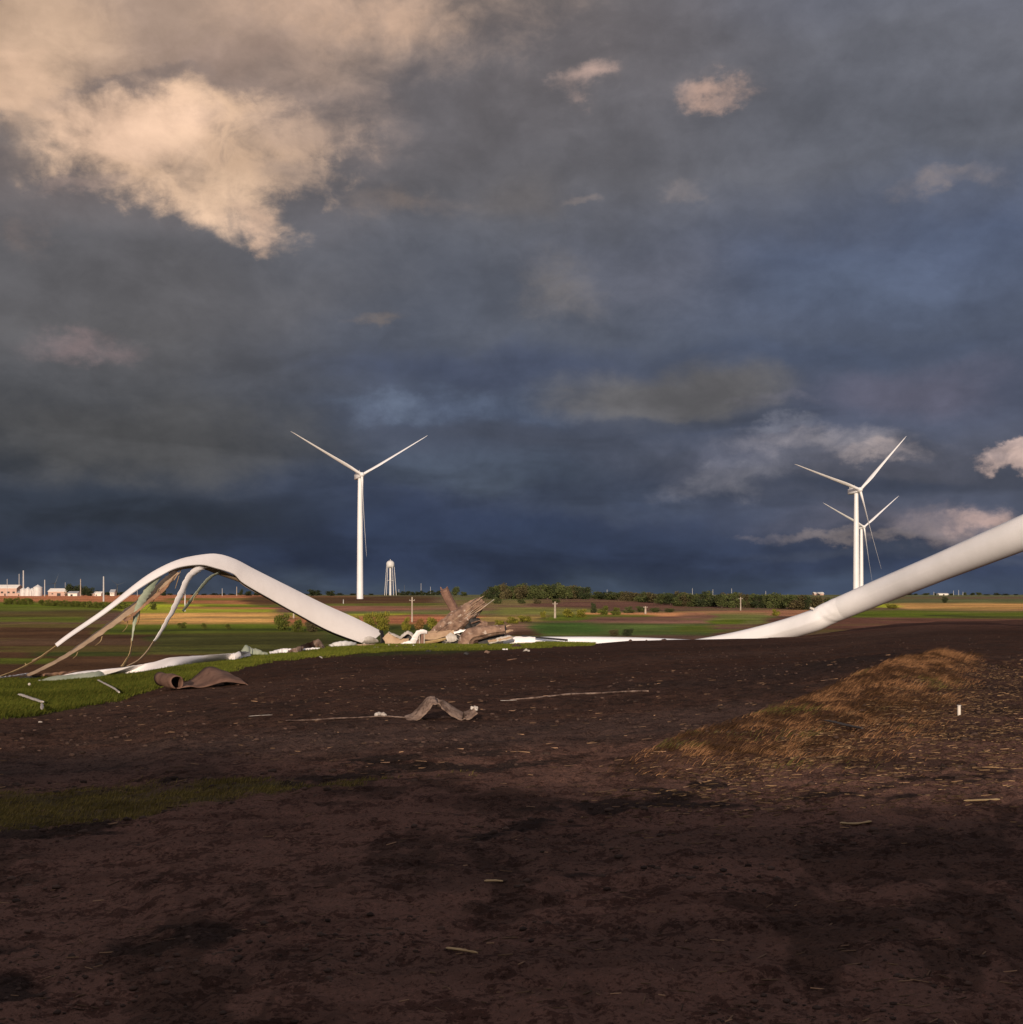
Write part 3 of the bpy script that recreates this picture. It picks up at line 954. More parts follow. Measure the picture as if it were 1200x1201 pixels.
# sparse straw and chips over all of the soil
n = 2300
y_ = 6.8 + 50 * _rs.rand(n) ** 1.7
px_ = _rs.uniform(-60, 1260, n)
x_ = (px_ - 600) / F * y_
keep = fbm(x_ / 2, y_ / 1.5, 3, off=29) > 0.46
x_, y_ = x_[keep], y_[keep]
n = len(x_)
straws('soil_litter', x_, y_, _rs.uniform(0.03, 0.16, n) * np.clip(y_ / 12, 0.8, 1.6), _rs.uniform(0.005, 0.011, n) * np.clip(y_ / 14, 0.8, 1.7), mixt(n, (0.12, 0.075, 0.055), (0.32, 0.20, 0.12), 0.4) * _rs.choice([0.3, 0.6, 1.0], n, p=[.4, .35, .25])[:, None], _rs.normal(0.05, 0.6, n),
       kind='stuff', label='sparse bits of straw lying on the dark foreground soil', category='straw')
# clods
ico = [(-.53, .85, 0), (.53, .85, 0), (-.53, -.85, 0), (.53, -.85, 0), (0, -.53, .85), (0, .53, .85), (0, -.53, -.85), (0, .53, -.85), (.85, 0, -.53), (.85, 0, .53), (-.85, 0, -.53), (-.85, 0, .53)]
icf = [(0, 11, 5), (0, 5, 1), (0, 1, 7), (0, 7, 10), (0, 10, 11), (1, 5, 9), (5, 11, 4), (11, 10, 2), (10, 7, 6), (7, 1, 8), (3, 9, 4), (3, 4, 2), (3, 2, 6), (3, 6, 8), (3, 8, 9), (4, 9, 5), (2, 4, 11), (6, 2, 10), (8, 6, 7), (9, 8, 1)]
n = 14000
y_ = 6.6 + 100 * _rs.rand(n) ** 2.0
px_ = _rs.uniform(-60, 1260, n)
x_ = (px_ - 600) / F * y_
keep = (fbm(x_ / 1.6, y_ / 1.2, 4, 0.6, off=33) > 0.53)
x_, y_ = x_[keep], y_[keep]
n = len(x_)
r_ = (0.006 + 0.022 * _rs.rand(n) ** 3) * np.clip(y_ / 9, 0.7, 2.3)
zc = height(600 + F * x_ / y_, y_)
pv = np.array(ico)[None] * r_[:, None, None] * (0.7 + 0.6 * _rs.rand(n, 12, 1)) * np.array([1.3, 1.1, 0.7])
pv = pv + np.stack([x_, y_, zc + r_ * 0.2], -1)[:, None]
fs_ = (np.arange(n)[:, None, None] * 12 + np.array(icf)[None]).reshape(-1, 3)
tn = np.repeat(mixt(n, (0.035, 0.023, 0.019), (0.07, 0.044, 0.035), 0.3), 12, axis=0)
obj('soil_clods', mesh('soil_clods', pv.reshape(-1, 3), fs_, M['straw'], True, {'tint': tn}), kind='stuff', label='small dark clods of earth on the bare soil', category='soil')


# ------------------------------------------------------------------ trees and shrubs
def crown_mesh(name, w, h, nq, pal, size, seed, lobes=9, flat=1.0, low=0.0):
    rs = np.random.RandomState(seed)
    L = []
    for i in range(lobes):
        a = rs.rand() * 6.283
        rr = rs.rand() ** 0.6 * 0.32 * w
        zc_ = h * ((low + (1 - low) * (0.25 + 0.55 * rs.rand())) if low > 0.05 else rs.uniform(0.08, 0.78))
        L.append((math.cos(a) * rr, math.sin(a) * rr, zc_, rs.uniform(0.14, 0.26) * w, rs.uniform(0.13, 0.24) * h))
    L.append((0, 0, h * (low + (1 - low) * 0.5), 0.3 * w, 0.3 * h * (1 - low)))
    L.append((0, 0, h * 0.25, 0.36 * w, 0.26 * h))
    L = np.array(L)
    k = rs.randint(0, len(L), nq)
    v = rs.normal(size=(nq, 3))
    v /= np.linalg.norm(v, axis=1)[:, None]
    rad = rs.rand(nq, 1) ** 0.45
    p = L[k, :3] + v * rad * np.stack([L[k, 3], L[k, 3], L[k, 4]], -1)
    p[:, 2] = np.clip(p[:, 2], h * low * 0.8 + 0.02, h)
    a1 = rs.normal(size=(nq, 3)); a1 /= np.linalg.norm(a1, axis=1)[:, None]
    a2 = np.cross(a1, rs.normal(size=(nq, 3))); a2 /= np.linalg.norm(a2, axis=1)[:, None]
    s = size * rs.uniform(0.5, 1.3, (nq, 1))
    q = np.stack([p - a1 * s, p - a2 * s * 0.6, p + a1 * s, p + a2 * s * 0.6], 1)
    lobe_t = rs.uniform(0.75, 1.25, len(L))[k][:, None]
    t_ = rs.rand(nq, 1)
    c_ = (np.array(pal[0]) * (1 - t_) + np.array(pal[1]) * t_) * lobe_t
    return mesh(name, q.reshape(-1, 3), np.arange(nq * 4).reshape(-1, 4), M['leaf_dark'], False, {'tint': np.repeat(c_, 4, axis=0)})


def trunk_mesh(h, w, seed):
    rs = random.Random(seed)
    m_ = MB()
    m_.tube([(0, 0, -0.3), (0.05, 0, h * 0.25), (rs.uniform(-.3, .3), 0, h * 0.55), (0, 0, h * 0.8)], [0.3, 0.24, 0.15, 0.05], 6)
    for i in range(5):
        a = rs.uniform(0, 6.28)
        z0 = h * rs.uniform(0.22, 0.5)
        m_.tube([(0, 0, z0), (math.cos(a) * w * 0.16, math.sin(a) * w * 0.16, z0 + h * 0.14), (math.cos(a) * w * 0.3, math.sin(a) * w * 0.3, z0 + h * 0.3)], [0.13, 0.09, 0.03], 5)
    return m_


PAL = {'dark': ((0.024, 0.036, 0.018), (0.058, 0.070, 0.030)), 'mid': ((0.045, 0.062, 0.024), (0.105, 0.118, 0.042)), 'brown': ((0.06, 0.055, 0.028), (0.12, 0.10, 0.048)),
       'lime': ((0.11, 0.12, 0.018), (0.26, 0.235, 0.04)), 'olive': ((0.06, 0.08, 0.018), (0.14, 0.15, 0.03)), 'orange': ((0.18, 0.10, 0.035), (0.28, 0.16, 0.06))}
protos = {}


def tree_proto(kind, form, seed):
    """form: tree (unit = 10 m tall), shrub (unit = 4 m tall)"""
    key = (kind, form, seed)
    if key in protos:
        return protos[key]
    if form == 'tree':
        cm = crown_mesh('crown', 9.5, 10, 2300, PAL[kind], 0.42, seed, 12, low=0.03)
        tm = trunk_mesh(9, 9, seed)
    elif form == 'tall':
        cm = crown_mesh('crown', 6.5, 10, 1500, PAL[kind], 0.36, seed, 9, low=0.03)
        tm = trunk_mesh(9, 6, seed)
    else:
        cm = crown_mesh('crown', 5.4, 4, 2300, PAL[kind], 0.2, seed, 12, low=0.0)
        tm = MB()
        rs = random.Random(seed)
        for i in range(6):
            a = rs.uniform(0, 6.28)
            tm.tube([(0, 0, -0.1), (math.cos(a) * .5, math.sin(a) * .5, 1.3), (math.cos(a) * 1.2, math.sin(a) * 1.2, 2.6)], [0.07, 0.05, 0.02], 5)
    tmesh = tm.build('trunk' if form != 'shrub' else 'stem', M['bark'])
    td = tmesh.data
    bpy.data.objects.remove(tmesh)
    protos[key] = (cm, td)
    return protos[key]


TR = random.Random(5)


def plant(px, d, hm, kind, form, label, category, group=None, wscale=1.0, name=None, sink=0.0):
    cm, td = tree_proto(kind, form, TR.choice([1, 2, 3]))
    x = (px - 600) / F * d
    r = obj_e(name or ('tree' if form != 'shrub' else 'shrub'), (x, d, gz(x, d) - sink), label, category, group)
    s = hm / (10 if form != 'shrub' else 4)
    r.scale = (s * wscale, s * wscale, s)
    r.rotation_euler = (0, 0, TR.uniform(0, 6.28))
    obj('crown', cm, r)
    obj('trunk' if form != 'shrub' else 'stem', td, r)
    return r


def rowtree(px, py_top, py_base, kind, form, label, cat, group=None, wpx=None, d=None, name=None):
    if d is None:
        d = gd(px, py_base)
    x = (px - 600) / F * d
    zt = CZ + (HZ - py_top) / F * d
    h = max(zt - gz(x, d), 1.0)
    if form == 'shrub':
        nw = 5.4 * h / 4
    else:
        nw = (9.5 if form == 'tree' else 6.5) * h / 10
    ws = (wpx * d / F) / nw * 1.1 if wpx else 1.0
    return plant(px, d, h, kind, form, label, cat, group, ws, name)


# wood on the ridge in the middle
def prof(px, P):
    return float(np.interp(px, [p[0] for p in P], [p[1] for p in P]))
def wlab(where, px, a, b_, row_):
    k = min(4, int((px - a) / (b_ - a) * 5))
    return ('front' if row_ == 0 else 'back') + ' rank tree of the ' + where + ', ' + ['left end', 'left half', 'middle', 'right half', 'right end'][k]
W1 = [(575, 691), (580, 685), (600, 684), (640, 684), (655, 683), (675, 686), (688, 687), (692, 692)]
for row_, dist in ((0, 800), (1, 835)):
    px = 572 + row_ * 4
    while px < 691:
        rowtree(px, prof(px, W1) + TR.uniform(-2.6, 0.8) + row_ * 0.5, 703, TR.choice(['dark', 'mid', 'mid', 'dark', 'brown']), TR.choice(['tree', 'tree', 'tall']),
                wlab('ridge wood behind the wreckage', px, 572, 691, row_), 'tree', 'trees of the wood on the ridge', d=dist + TR.uniform(-12, 12), wpx=TR.uniform(16, 22))
        px += TR.uniform(5.5, 8.5)
W2 = [(700, 695), (716, 694), (740, 694.5), (760, 695), (790, 694), (815, 695), (822, 693), (850, 696), (870, 694), (880, 696), (905, 696), (930, 695), (945, 697), (960, 699)]
for row_, dist in ((0, 600), (1, 640)):
    px = 700 + row_ * 5
    while px < 968:
        base_ = prof(px, [(700, 703), (760, 708), (820, 714), (960, 716)])
        dist_ = {0: np.interp(px, [700, 800, 960], [800, 600, 550]), 1: np.interp(px, [700, 800, 960], [840, 640, 590])}[row_]
        rowtree(px, prof(px, W2) + TR.uniform(-2.6, 0.8), base_, TR.choice(['dark', 'mid', 'brown', 'mid']), TR.choice(['tree', 'tree', 'tall']),
                wlab('long woodland row left of the leaning tower', px, 700, 968, row_), 'tree', 'trees of the long woodland row', d=float(dist_) + TR.uniform(-8, 8), wpx=TR.uniform(16, 24))
        px += TR.uniform(7, 10.5)
# single trees and distant rows
def one(px, top, wpx, d, kind, label, form='tree'):
    rowtree(px, top, 698, kind, form, label, 'tree', None, wpx, d)
one(82, 682, 16, 1150, 'dark', 'dark tree behind the low white farm shed at the far left')
for i, px in enumerate((90, 98, 106)):
    rowtree(px, 684 + i * 1.6, 698, 'dark', 'tree', 'dark tree in the small farmyard grove right of the low white shed', 'tree', 'farmyard grove trees', 13, 1150)
for px, top in ((113, 692), (120, 693), (128, 693.5), (136, 692.5), (145, 693)):
    rowtree(px, top, 698, 'dark', 'tree', 'low dark tree on the horizon behind the left slope of the arched blade', 'tree', 'low horizon trees at the left', 10, 1250)
one(192, 691, 8, 1250, 'dark', 'small dark tree under the arched blade beside its tan strip')
one(283, 689, 6, 1300, 'dark', 'small upright dark tree seen just below the crest of the arched blade', 'tall')
for px, top in ((292, 692), (302, 692)):
    rowtree(px, top, 698, 'dark', 'tree', 'low dark tree below the right slope of the arched blade', 'tree', 'trees below the arched blade', 12, 1250)
one(369, 690, 17, 1100, 'dark', 'wider of two dark trees left of the nearest standing turbine')
one(388, 691.5, 13, 1100, 'dark', 'smaller of two dark trees left of the nearest standing turbine')
px = 466
while px < 522:
    rowtree(px, 692 + TR.uniform(-0.6, 1.2), 698, 'dark', 'tree', 'low dark tree in the far hedge right of the water tower', 'tree', 'far hedge right of the water tower', 9, 1400 + TR.uniform(-20, 20))
    px += 6
one(534, 686, 12, 1150, 'mid', 'single tree standing behind the upright brown stub of wreckage')
one(544, 693, 11, 1150, 'mid', 'low tree between the upright brown stub and the ridge wood')
one(570, 693, 12, 1000, 'dark', 'low dark tree at the left end of the ridge wood')
px = 1035
while px < 1330:
    rowtree(px, 695.5 + TR.uniform(-1.8, 1.0), 698, TR.choice(['dark', 'mid']), 'tree', 'tiny tree on the far horizon under the leaning white tower', 'tree', 'tiny horizon trees at the right', TR.uniform(6, 11), 1700 + TR.uniform(-60, 60))
    px += TR.uniform(7, 16)
px = 200
while px < 470:
    rowtree(px, 695.8 + TR.uniform(-0.8, 0.6), 698, 'dark', 'tree', 'tiny tree on the far horizon between the arched blade and the water tower', 'tree', 'tiny horizon trees at the left', TR.uniform(6, 12), 1800)
    px += TR.uniform(9, 18)
# hedge and shrubs on the valley side: (px, top, base, width px, colour, label, group)
SH = []
for px in range(8, 40, 7):
    SH.append((px, 701.5, 709, 11, 'olive', 'green bush in the left stretch of the roadside hedge', 'left hedge bushes'))
for px in range(50, 158, 7):
    SH.append((px, prof(px, [(50, 703.5), (90, 705), (158, 707)]), prof(px, [(50, 710), (158, 715)]), 11, 'olive', 'green bush in the right stretch of the roadside hedge', 'right hedge bushes'))
SH += [(181, 707, 715, 10, 'olive', 'green bush just right of the tan hanging strips', None),
       (214, 730, 737, 12, 'olive', 'small dark green bush on the gold field', 'small bushes on the gold field'), (240, 731, 738, 9, 'olive', 'small dark green bush on the gold field', 'small bushes on the gold field'), (268, 732, 738, 9, 'olive', 'small dark green bush on the gold field', 'small bushes on the gold field'),
       (331, 718, 739, 21, 'olive', 'round green tree below the right slope of the arched blade', None),
       (350, 725, 741, 18, 'olive', 'bush right beside the round green tree, under the blade', None), (366, 726, 741, 18, 'brown', 'brownish bush under the blade, near its dark lower edge', None),
       (420, 722, 738, 14, 'lime', 'yellow green shrub just above the foot of the blade', None),
       (434, 716, 739, 19, 'lime', 'taller yellow green shrub left of the wooden pole, at the foot of the blade', None), (449, 715, 739, 20, 'lime', 'bright yellow green shrub right behind the blade root', None),
       (476, 724, 739, 13, 'lime', 'yellow green shrub at the foot of the wooden pole', None), (492, 724, 739, 13, 'orange', 'orange bush between two yellow green shrubs behind the wreckage', None),
       (508, 723, 738, 17, 'lime', 'yellow green shrub left of the big brown log', None),
       (586, 727, 735, 17, 'lime', 'low yellow shrub just right of the wreckage', None), (602, 724, 731, 18, 'lime', 'low yellow shrub in the yellow row behind the wreckage', 'yellow row shrubs'), (616, 722, 730, 18, 'lime', 'low yellow shrub in the yellow row behind the wreckage', 'yellow row shrubs'),
       (637, 717, 725, 8, 'lime', 'small round yellow shrub left of the pale pole', None), (667, 714, 724, 17, 'lime', 'yellow green shrub right of the pale pole', 'yellow shrubs right of the pale pole'), (682, 714, 724, 16, 'lime', 'yellow green shrub right of the pale pole', 'yellow shrubs right of the pale pole'),
       (696, 706, 719, 10, 'dark', 'dark bush at the left end of the green thicket', None),
       (708, 711, 721, 15, 'olive', 'green bush in the thicket on the field edge', 'field edge thicket'), (722, 713, 721, 13, 'olive', 'green bush in the thicket on the field edge', 'field edge thicket'), (738, 712, 719, 15, 'mid', 'green bush in the thicket on the field edge', 'field edge thicket'),
       (752, 711, 718, 13, 'mid', 'green bush in the thicket on the field edge', 'field edge thicket'), (768, 713, 718, 14, 'mid', 'green bush in the thicket on the field edge', 'field edge thicket'), (785, 714, 718, 14, 'mid', 'green bush in the thicket on the field edge', 'field edge thicket'),
       (720, 738, 746, 14, 'brown', 'dark brown bush at the edge of the fallen white tube, left of its neighbour', None), (736, 737, 746, 15, 'dark', 'dark bush at the edge of the fallen white tube, nearest the middle', None),
       (584, 701, 708, 14, 'mid', 'green bush on the slope below the left end of the ridge wood', None), (612, 703, 708, 12, 'mid', 'green bush on the slope below the ridge wood', 'bushes below the ridge wood'), (630, 703, 708, 12, 'brown', 'green bush on the slope below the ridge wood', 'bushes below the ridge wood'), (652, 703, 707, 12, 'mid', 'green bush on the slope below the ridge wood', 'bushes below the ridge wood'),
       (910, 715, 722, 12, 'lime', 'yellow green bush on the field left of the tower crease', None), (1046, 709, 714, 16, 'lime', 'flat yellow green bush under the leaning tower', None),
       (1108, 700, 707, 8, 'dark', 'dark bush on the far fields at the right', None)]
for (px, top, base_, w, k, lb, gp) in SH:
    rowtree(px, top - 1.5, base_, k, 'shrub', lb, 'bush' if 'bush' in lb else ('tree' if 'tree' in lb else 'shrub'), gp, w)


# ------------------------------------------------------------------ standing wind turbines
def turbine(px, hub_py, d, L, yaw, rot, label, group=None, mat='white', tower_r=(2.15, 1.35), base_py=None, far_=False):
    x = (px - 600) / F * d
    zg = gz(x, d)
    zh = CZ + (HZ - hub_py) / F * d
    t = obj_e('wind_turbine', (x, d, zg), label, 'wind turbine', group)
    m_ = MB()
    H = zh - zg - 1.8
    m_.tube([(0, 0, -0.5), (0, 0, H * 0.33), (0, 0, H * 0.66), (0, 0, H)], [tower_r[0], tower_r[0] * 0.9, (tower_r[0] + tower_r[1]) / 2, tower_r[1]], 24)
    m_.build('tower', M[mat], t)
    ax = Vector((math.sin(R(yaw)), -math.cos(R(yaw)), 0.07)).normalized()     # towards the hub
    sx = Vector((math.cos(R(yaw)), math.sin(R(yaw)), 0))
    hub = Vector((0, 0, H + 1.8))
    rotm = Matrix((sx, ax, sx.cross(ax))).transposed()
    n_ = MB()
    secs = [(-7.2, 1.5, 1.5), (-6.8, 1.75, 1.75), (0.5, 1.85, 1.85), (2.4, 1.5, 1.6)]
    vs, fs = [], []
    for (q, w_, h_) in secs:
        for (a_, b_) in ((-1, -0.85), (-0.85, -1), (0.85, -1), (1, -0.85), (1, 0.85), (0.85, 1), (-0.85, 1), (-1, 0.85)):
            vs.append(hub + ax * q + sx * (a_ * w_) + Vector((0, 0, 1)) * (b_ * h_ + 0.1))
    for i in range(3):
        for k in range(8):
            fs.append((i * 8 + k, i * 8 + (k + 1) % 8, i * 8 + 8 + (k + 1) % 8, i * 8 + 8 + k))
    fs += [tuple(range(8)), tuple(range(24, 32))]
    n_.add(vs, fs)
    na = n_.build('nacelle', M[mat], t)
    if not far_:
        c_ = MB()
        c_.box(hub - ax * 4.6 + Vector((0, 0, 2.6)), (2.6, 2.2, 1.3), rotm)
        c_.tube([hub + Vector((0, 0, 2)) - ax * 1.6, hub + Vector((0, 0, 4.0)) - ax * 1.6], 0.12, 6)
        c_.build('cooler', M['galv'], na)
    hb_ = MB()
    hc = hub + ax * 4.0
    hb_.tube([hc - ax * 1.6, hc - ax * 0.6, hc + ax * 0.8, hc + ax * 1.7, hc + ax * 2.1], [1.45, 1.75, 1.6, 0.9, 0.1], 16)
    hb_.build('hub', M[mat], t)
    up = ax.cross(sx)
    if up.z < 0:
        up = -up
    for k in range(3):
        a = R(rot + 120 * k)
        rd = up * math.cos(a) + sx * math.sin(a)          # along the blade
        tg = sx * math.cos(a) - up * math.sin(a)          # rotation direction
        st = [(0.0, 0.9, 0.9, 10), (0.05, 0.95, 0.85, 12), (0.14, 1.4, 0.5, 12), (0.22, 1.5, 0.34, 10), (0.4, 1.1, 0.22, 7), (0.6, 0.75, 0.15, 4), (0.8, 0.48, 0.10, 2), (0.94, 0.28, 0.06, 0), (1.0, 0.07, 0.04, 0)]
        bvs, bfs = [], []
        for (q, ch, th, tw) in st:
            cdir = (tg * math.cos(R(54 + tw)) + ax * math.sin(R(54 + tw)))
            ndir = cdir.cross(rd)
            c0 = hc + rd * (1.0 + q * (L - 1)) + ax * (q * q * 1.6) + cdir * ch * 0.3
            for kk in range(10):
                an = 2 * math.pi * kk / 10
                bvs.append(c0 + cdir * ch * math.cos(an) + ndir * th * math.sin(an))
        for i in range(len(st) - 1):
            for kk in range(10):
                bfs.append((i * 10 + kk, i * 10 + (kk + 1) % 10, i * 10 + 10 + (kk + 1) % 10, i * 10 + 10 + kk))
        bfs += [tuple(range(10)), tuple(range((len(st) - 1) * 10, len(st) * 10))]
        bb = MB()
        bb.add(bvs, bfs)
        bb.build('blade', M[mat], t)
    return t


turbine(422.5, 558, 805, 53.5, 25, 178.5, 'nearest standing white wind turbine, left of the water tower')
turbine(1004, 575.5, 830, 54.5, 22, 166, 'taller of the two standing turbines behind the leaning white tower')
turbine(1010, 618.5, 1250, 56, 24, 174, 'smaller standing turbine half hidden behind the taller one')
turbine(65, 684, 5200, 42, 40, 20, 'tiny dark turbine on the horizon between farm mast and white shed', None, 'farmast', (2.4, 1.8), far_=True)
turbine(138, 686, 5600, 40, 20, 70, 'tiny dark turbine on the horizon right of the tall pale pole', None, 'farmast', (2.4, 1.8), far_=True)

# water tower
d = 1400
x = (458 - 600) / F * d
zg = gz(x, d)
wt = obj_e('water_tower', (x, d, zg), 'pale water tower on slender legs right of the nearest turbine', 'water tower')
zt = CZ + (HZ - 657) / F * d - zg
m_ = MB()
tk = []
for i in range(13):
    a = -math.pi / 2 + math.pi * i / 12
    tk.append(((0, 0, zt - 5.0 + math.sin(a) * (4.0 if a > 0 else 3.2) + (0.8 if a > 0 else -0.8)), max(4.6 * math.cos(a), 0.05)))
m_.tube([p for p, r in tk], [r for p, r in tk], 24)
tank = m_.build('tank', M['galv'], wt)
m_ = MB(); m_.tube([(0, 0, zt - 0.4), (0, 0, zt + 1.0)], 0.4, 8); m_.build('vent', M['galv'], tank)
m_ = MB(); m_.tube([(0, 0, -0.5), (0, 0, zt - 8.5)], [1.25, 1.15], 14); m_.build('riser', M['galv'], wt)
feet = []
for k in range(5):
    a = 2 * math.pi * k / 5 + 0.35
    m_ = MB()
    m_.tube([(7.0 * math.cos(a), 7.0 * math.sin(a), -0.5), (4.4 * math.cos(a), 4.4 * math.sin(a), zt - 6.0)], [0.34, 0.3], 8)
    m_.build('leg', M['galv'], wt)
for zf in (0.5,):
    rr = 7.0 - 2.5 * zf
    m_ = MB()
    ring = [(rr * math.cos(2 * math.pi * k / 5 + 0.35), rr * math.sin(2 * math.pi * k / 5 + 0.35), (zt - 6) * zf) for k in range(6)]
    for a_, b_ in zip(ring, ring[1:]):
        m_.tube([a_, b_], 0.16, 6)
    m_.build('brace_ring', M['galv'], wt)


# ------------------------------------------------------------------ farm at the left
def shed(px0, px1, top, base_, d, label, wall, roof, depth=14, windows=(), eave=0.45, cat='shed', name='farm_shed'):
    xa, xb = (px0 - 600) / F * d, (px1 - 600) / F * d
    xc, w = (xa + xb) / 2, xb - xa
    zg = gz(xc, d) - 0.1
    h = CZ + (HZ - top) / F * d - zg
    t = obj_e(name, (xc, d, zg), label, cat)
    hw = h * (1 - eave)
    m_ = MB()
    m_.add([(-w / 2, 0, 0), (w / 2, 0, 0), (w / 2, depth, 0), (-w / 2, depth, 0), (-w / 2, 0, hw), (w / 2, 0, hw), (w / 2, depth, hw), (-w / 2, depth, hw), (-w / 2, depth / 2, h - 0.15), (w / 2, depth / 2, h - 0.15)],
           [(0, 1, 5, 4), (2, 3, 7, 6), (1, 2, 6, 9, 5), (3, 0, 4, 8, 7)])
    m_.build('wall', wall, t, False)
    m_ = MB()
    o_ = 0.5
    m_.add([(-w / 2 - o_, -o_, hw - 0.05), (w / 2 + o_, -o_, hw - 0.05), (w / 2 + o_, depth / 2, h), (-w / 2 - o_, depth / 2, h), (w / 2 + o_, depth + o_, hw - 0.05), (-w / 2 - o_, depth + o_, hw - 0.05),
            (-w / 2 - o_, -o_, hw + 0.2), (w / 2 + o_, -o_, hw + 0.2), (w / 2 + o_, depth / 2, h + 0.25), (-w / 2 - o_, depth / 2, h + 0.25), (w / 2 + o_, depth + o_, hw + 0.2), (-w / 2 - o_, depth + o_, hw + 0.2)],
           [(0, 1, 2, 3), (3, 2, 4, 5), (6, 9, 8, 7), (9, 11, 10, 8), (0, 6, 7, 1), (5, 4, 10, 11), (0, 3, 9, 6), (3, 5, 11, 9), (1, 7, 8, 2), (2, 8, 10, 4)])
    m_.build('roof', roof, t, False)
    for (fx, wz, hz, z0, nm) in windows:
        m_ = MB()
        m_.box((-w / 2 + fx * w, -0.05, z0 + hz / 2), (wz, 0.14, hz))
        m_.build(nm, M['dark'], t, False)
    return t


shed(-14, 20, 686, 697, 1150, 'long pink walled farm building with white roof at the left edge', M['wall'], M['roof'], 16, [(0.5, 2.2, 1.6, 2.6, 'window'), (0.72, 2.2, 1.6, 2.6, 'window'), (0.9, 2.2, 1.6, 2.6, 'window'), (0.6, 1.2, 2.2, 0.1, 'door')], 0.3, 'building', 'farm_building')
shed(57, 82, 690.3, 697, 1150, 'white roofed shed with a dark doorway right of the grain bins', M['wall'], M['roof'], 14, [(0.5, 3.4, 2.6, 0.1, 'door'), (0.2, 1.6, 1.0, 1.6, 'window')], 0.4)
shed(80, 91, 693.6, 697, 1120, 'low grey lean-to against the white roofed shed', M['wall_white'], M['roof_grey'], 10, [(0.4, 2, 1.6, 0.1, 'door')], 0.4)
shed(103, 111, 694.6, 697.4, 1150, 'low shed right of the farmyard grove', M['wall'], M['roof_grey'], 8, [(0.5, 1.8, 1.4, 0.1, 'door')], 0.4)
shed(111, 119, 694.0, 697.4, 1130, 'small pale shed left of the tall pale pole', M['wall_white'], M['roof'], 8, [(0.3, 1.2, 1.2, 0.3, 'door')], 0.4)
shed(129.5, 134.5, 691.5, 697, 1180, 'small white house right of the tall pale pole', M['wall_white'], M['roof_grey'], 7, [(0.3, 0.8, 1.0, 1.5, 'window'), (0.7, 0.8, 1.0, 1.5, 'window')], 0.45, 'house', 'small_house')
shed(20, 25, 693, 697, 1150, 'tiny lean-to between the farm building and the grain bins', M['wall'], M['roof_grey'], 8, [(0.5, 1, 1.4, 0.1, 'door')], 0.4)
shed(1101, 1112, 695.8, 699, 1650, 'low white farm shed on the far horizon at the right', M['wall_white'], M['roof'], 10, [(0.5, 2, 1.6, 0.1, 'door')], 0.4)
shed(955, 966, 694.6, 699, 1500, 'low red brown farm shed at the right end of the woodland row', M['wall'], M['roof'], 10, [(0.5, 2, 1.6, 0.1, 'door')], 0.4)
for (px, top, r, lb) in ((28, 689, 3.0, 'small grain bin next to the tall mast'), (33.5, 688.4, 2.8, 'domed grain bin, second from the left'), (38.5, 689.5, 2.6, 'lowest domed grain bin in the middle of the row'), (45, 685.6, 4.1, 'tallest grain bin with a conical roof')):
    d = 1150
    x = (px - 600) / F * d
    zg = gz(x, d)
    t = obj_e('grain_bin', (x, d, zg), lb, 'grain bin')
    h = CZ + (HZ - top) / F * d - zg
    m_ = MB()
    m_.tube([(0, 0, -0.2), (0, 0, h * 0.72)], r, 20)
    m_.build('wall', M['galv'], t)
    m_ = MB()
    m_.tube([(0, 0, h * 0.72), (0, 0, h * 0.76), (0, 0, h * 0.97), (0, 0, h)], [r * 1.05, r * 1.03, 0.6, 0.3], 20)
    m_.build('roof', M['galv'], t)


# poles and masts
def pole(px, top, base_, label, mat, w=0.3, d=None, arm=False, group=None, name='utility_pole', cat='utility pole'):
    if d is None:
        d = gd(px, base_)
    x = (px - 600) / F * d
    zg = gz(x, d)
    h = CZ + (HZ - top) / F * d - zg
    t = obj_e(name, (x, d, zg), label, cat, group)
    m_ = MB()
    m_.tube([(0, 0, -0.4), (0, 0, h)], [w, w * 0.7], 8)
    m_.build('shaft', M[mat], t)
    if arm:
        m_ = MB()
        m_.box((0, -0.0, h * 0.86), (1.7, 0.14, 0.14))
        m_.build('crossarm', M[mat], t, False)
        for k in (-1, 0, 1):
            m_ = MB()
            m_.tube([(k * 0.75, 0, h * 0.86 + 0.07), (k * 0.75, 0, h * 0.86 + 0.3)], 0.07, 6)
            m_.build('insulator', M['mast'], t)
    return t


pole(9, 679, 698, 'thin mast in front of the farm building at the left edge', 'mast', 0.28, 1100, name='mast', cat='mast')
pole(23, 673, 698, 'thinner left one of the two tallest farm masts', 'mast', 0.4, 1200, name='mast', cat='mast')
pole(28, 669, 698, 'thickest and tallest farm mast beside the grain bins', 'mast', 0.75, 1150, name='mast', cat='mast')
pole(53, 680, 697.5, 'pale mast between the grain bins and the white roofed shed', 'mast', 0.5, 1050, name='mast', cat='mast')
pole(77, 683, 698, 'thin pole behind the white roofed shed', 'mast', 0.22, 1200)
pole(95, 679, 698, 'grey pole in front of the farmyard grove', 'pole', 0.5, 1100)
pole(122, 676, 705.5, 'tall pale pole on the red field left of the arched blade', 'mast', 0.5, 720)
pole(161.5, 691, 699, 'small pole on the horizon just left of the tan strip', 'mast', 0.22, 1100)
pole(217.5, 690, 717, 'pale pole seen under the crest of the arched blade', 'mast', 0.28)
pole(261, 690, 698, 'small pale pole behind the underside of the arched blade', 'mast', 0.3, 1150)
pole(278, 688, 698, 'grey pole beside the small upright tree under the blade', 'pole', 0.4, 1150)
pole(344.8, 715.5, 725, 'short yellow pole just under the lower edge of the blade', 'pole', 0.35)
pole(403, 703, 708, 'small grey post on the dark field left of the nearest turbine', 'mast', 0.25)
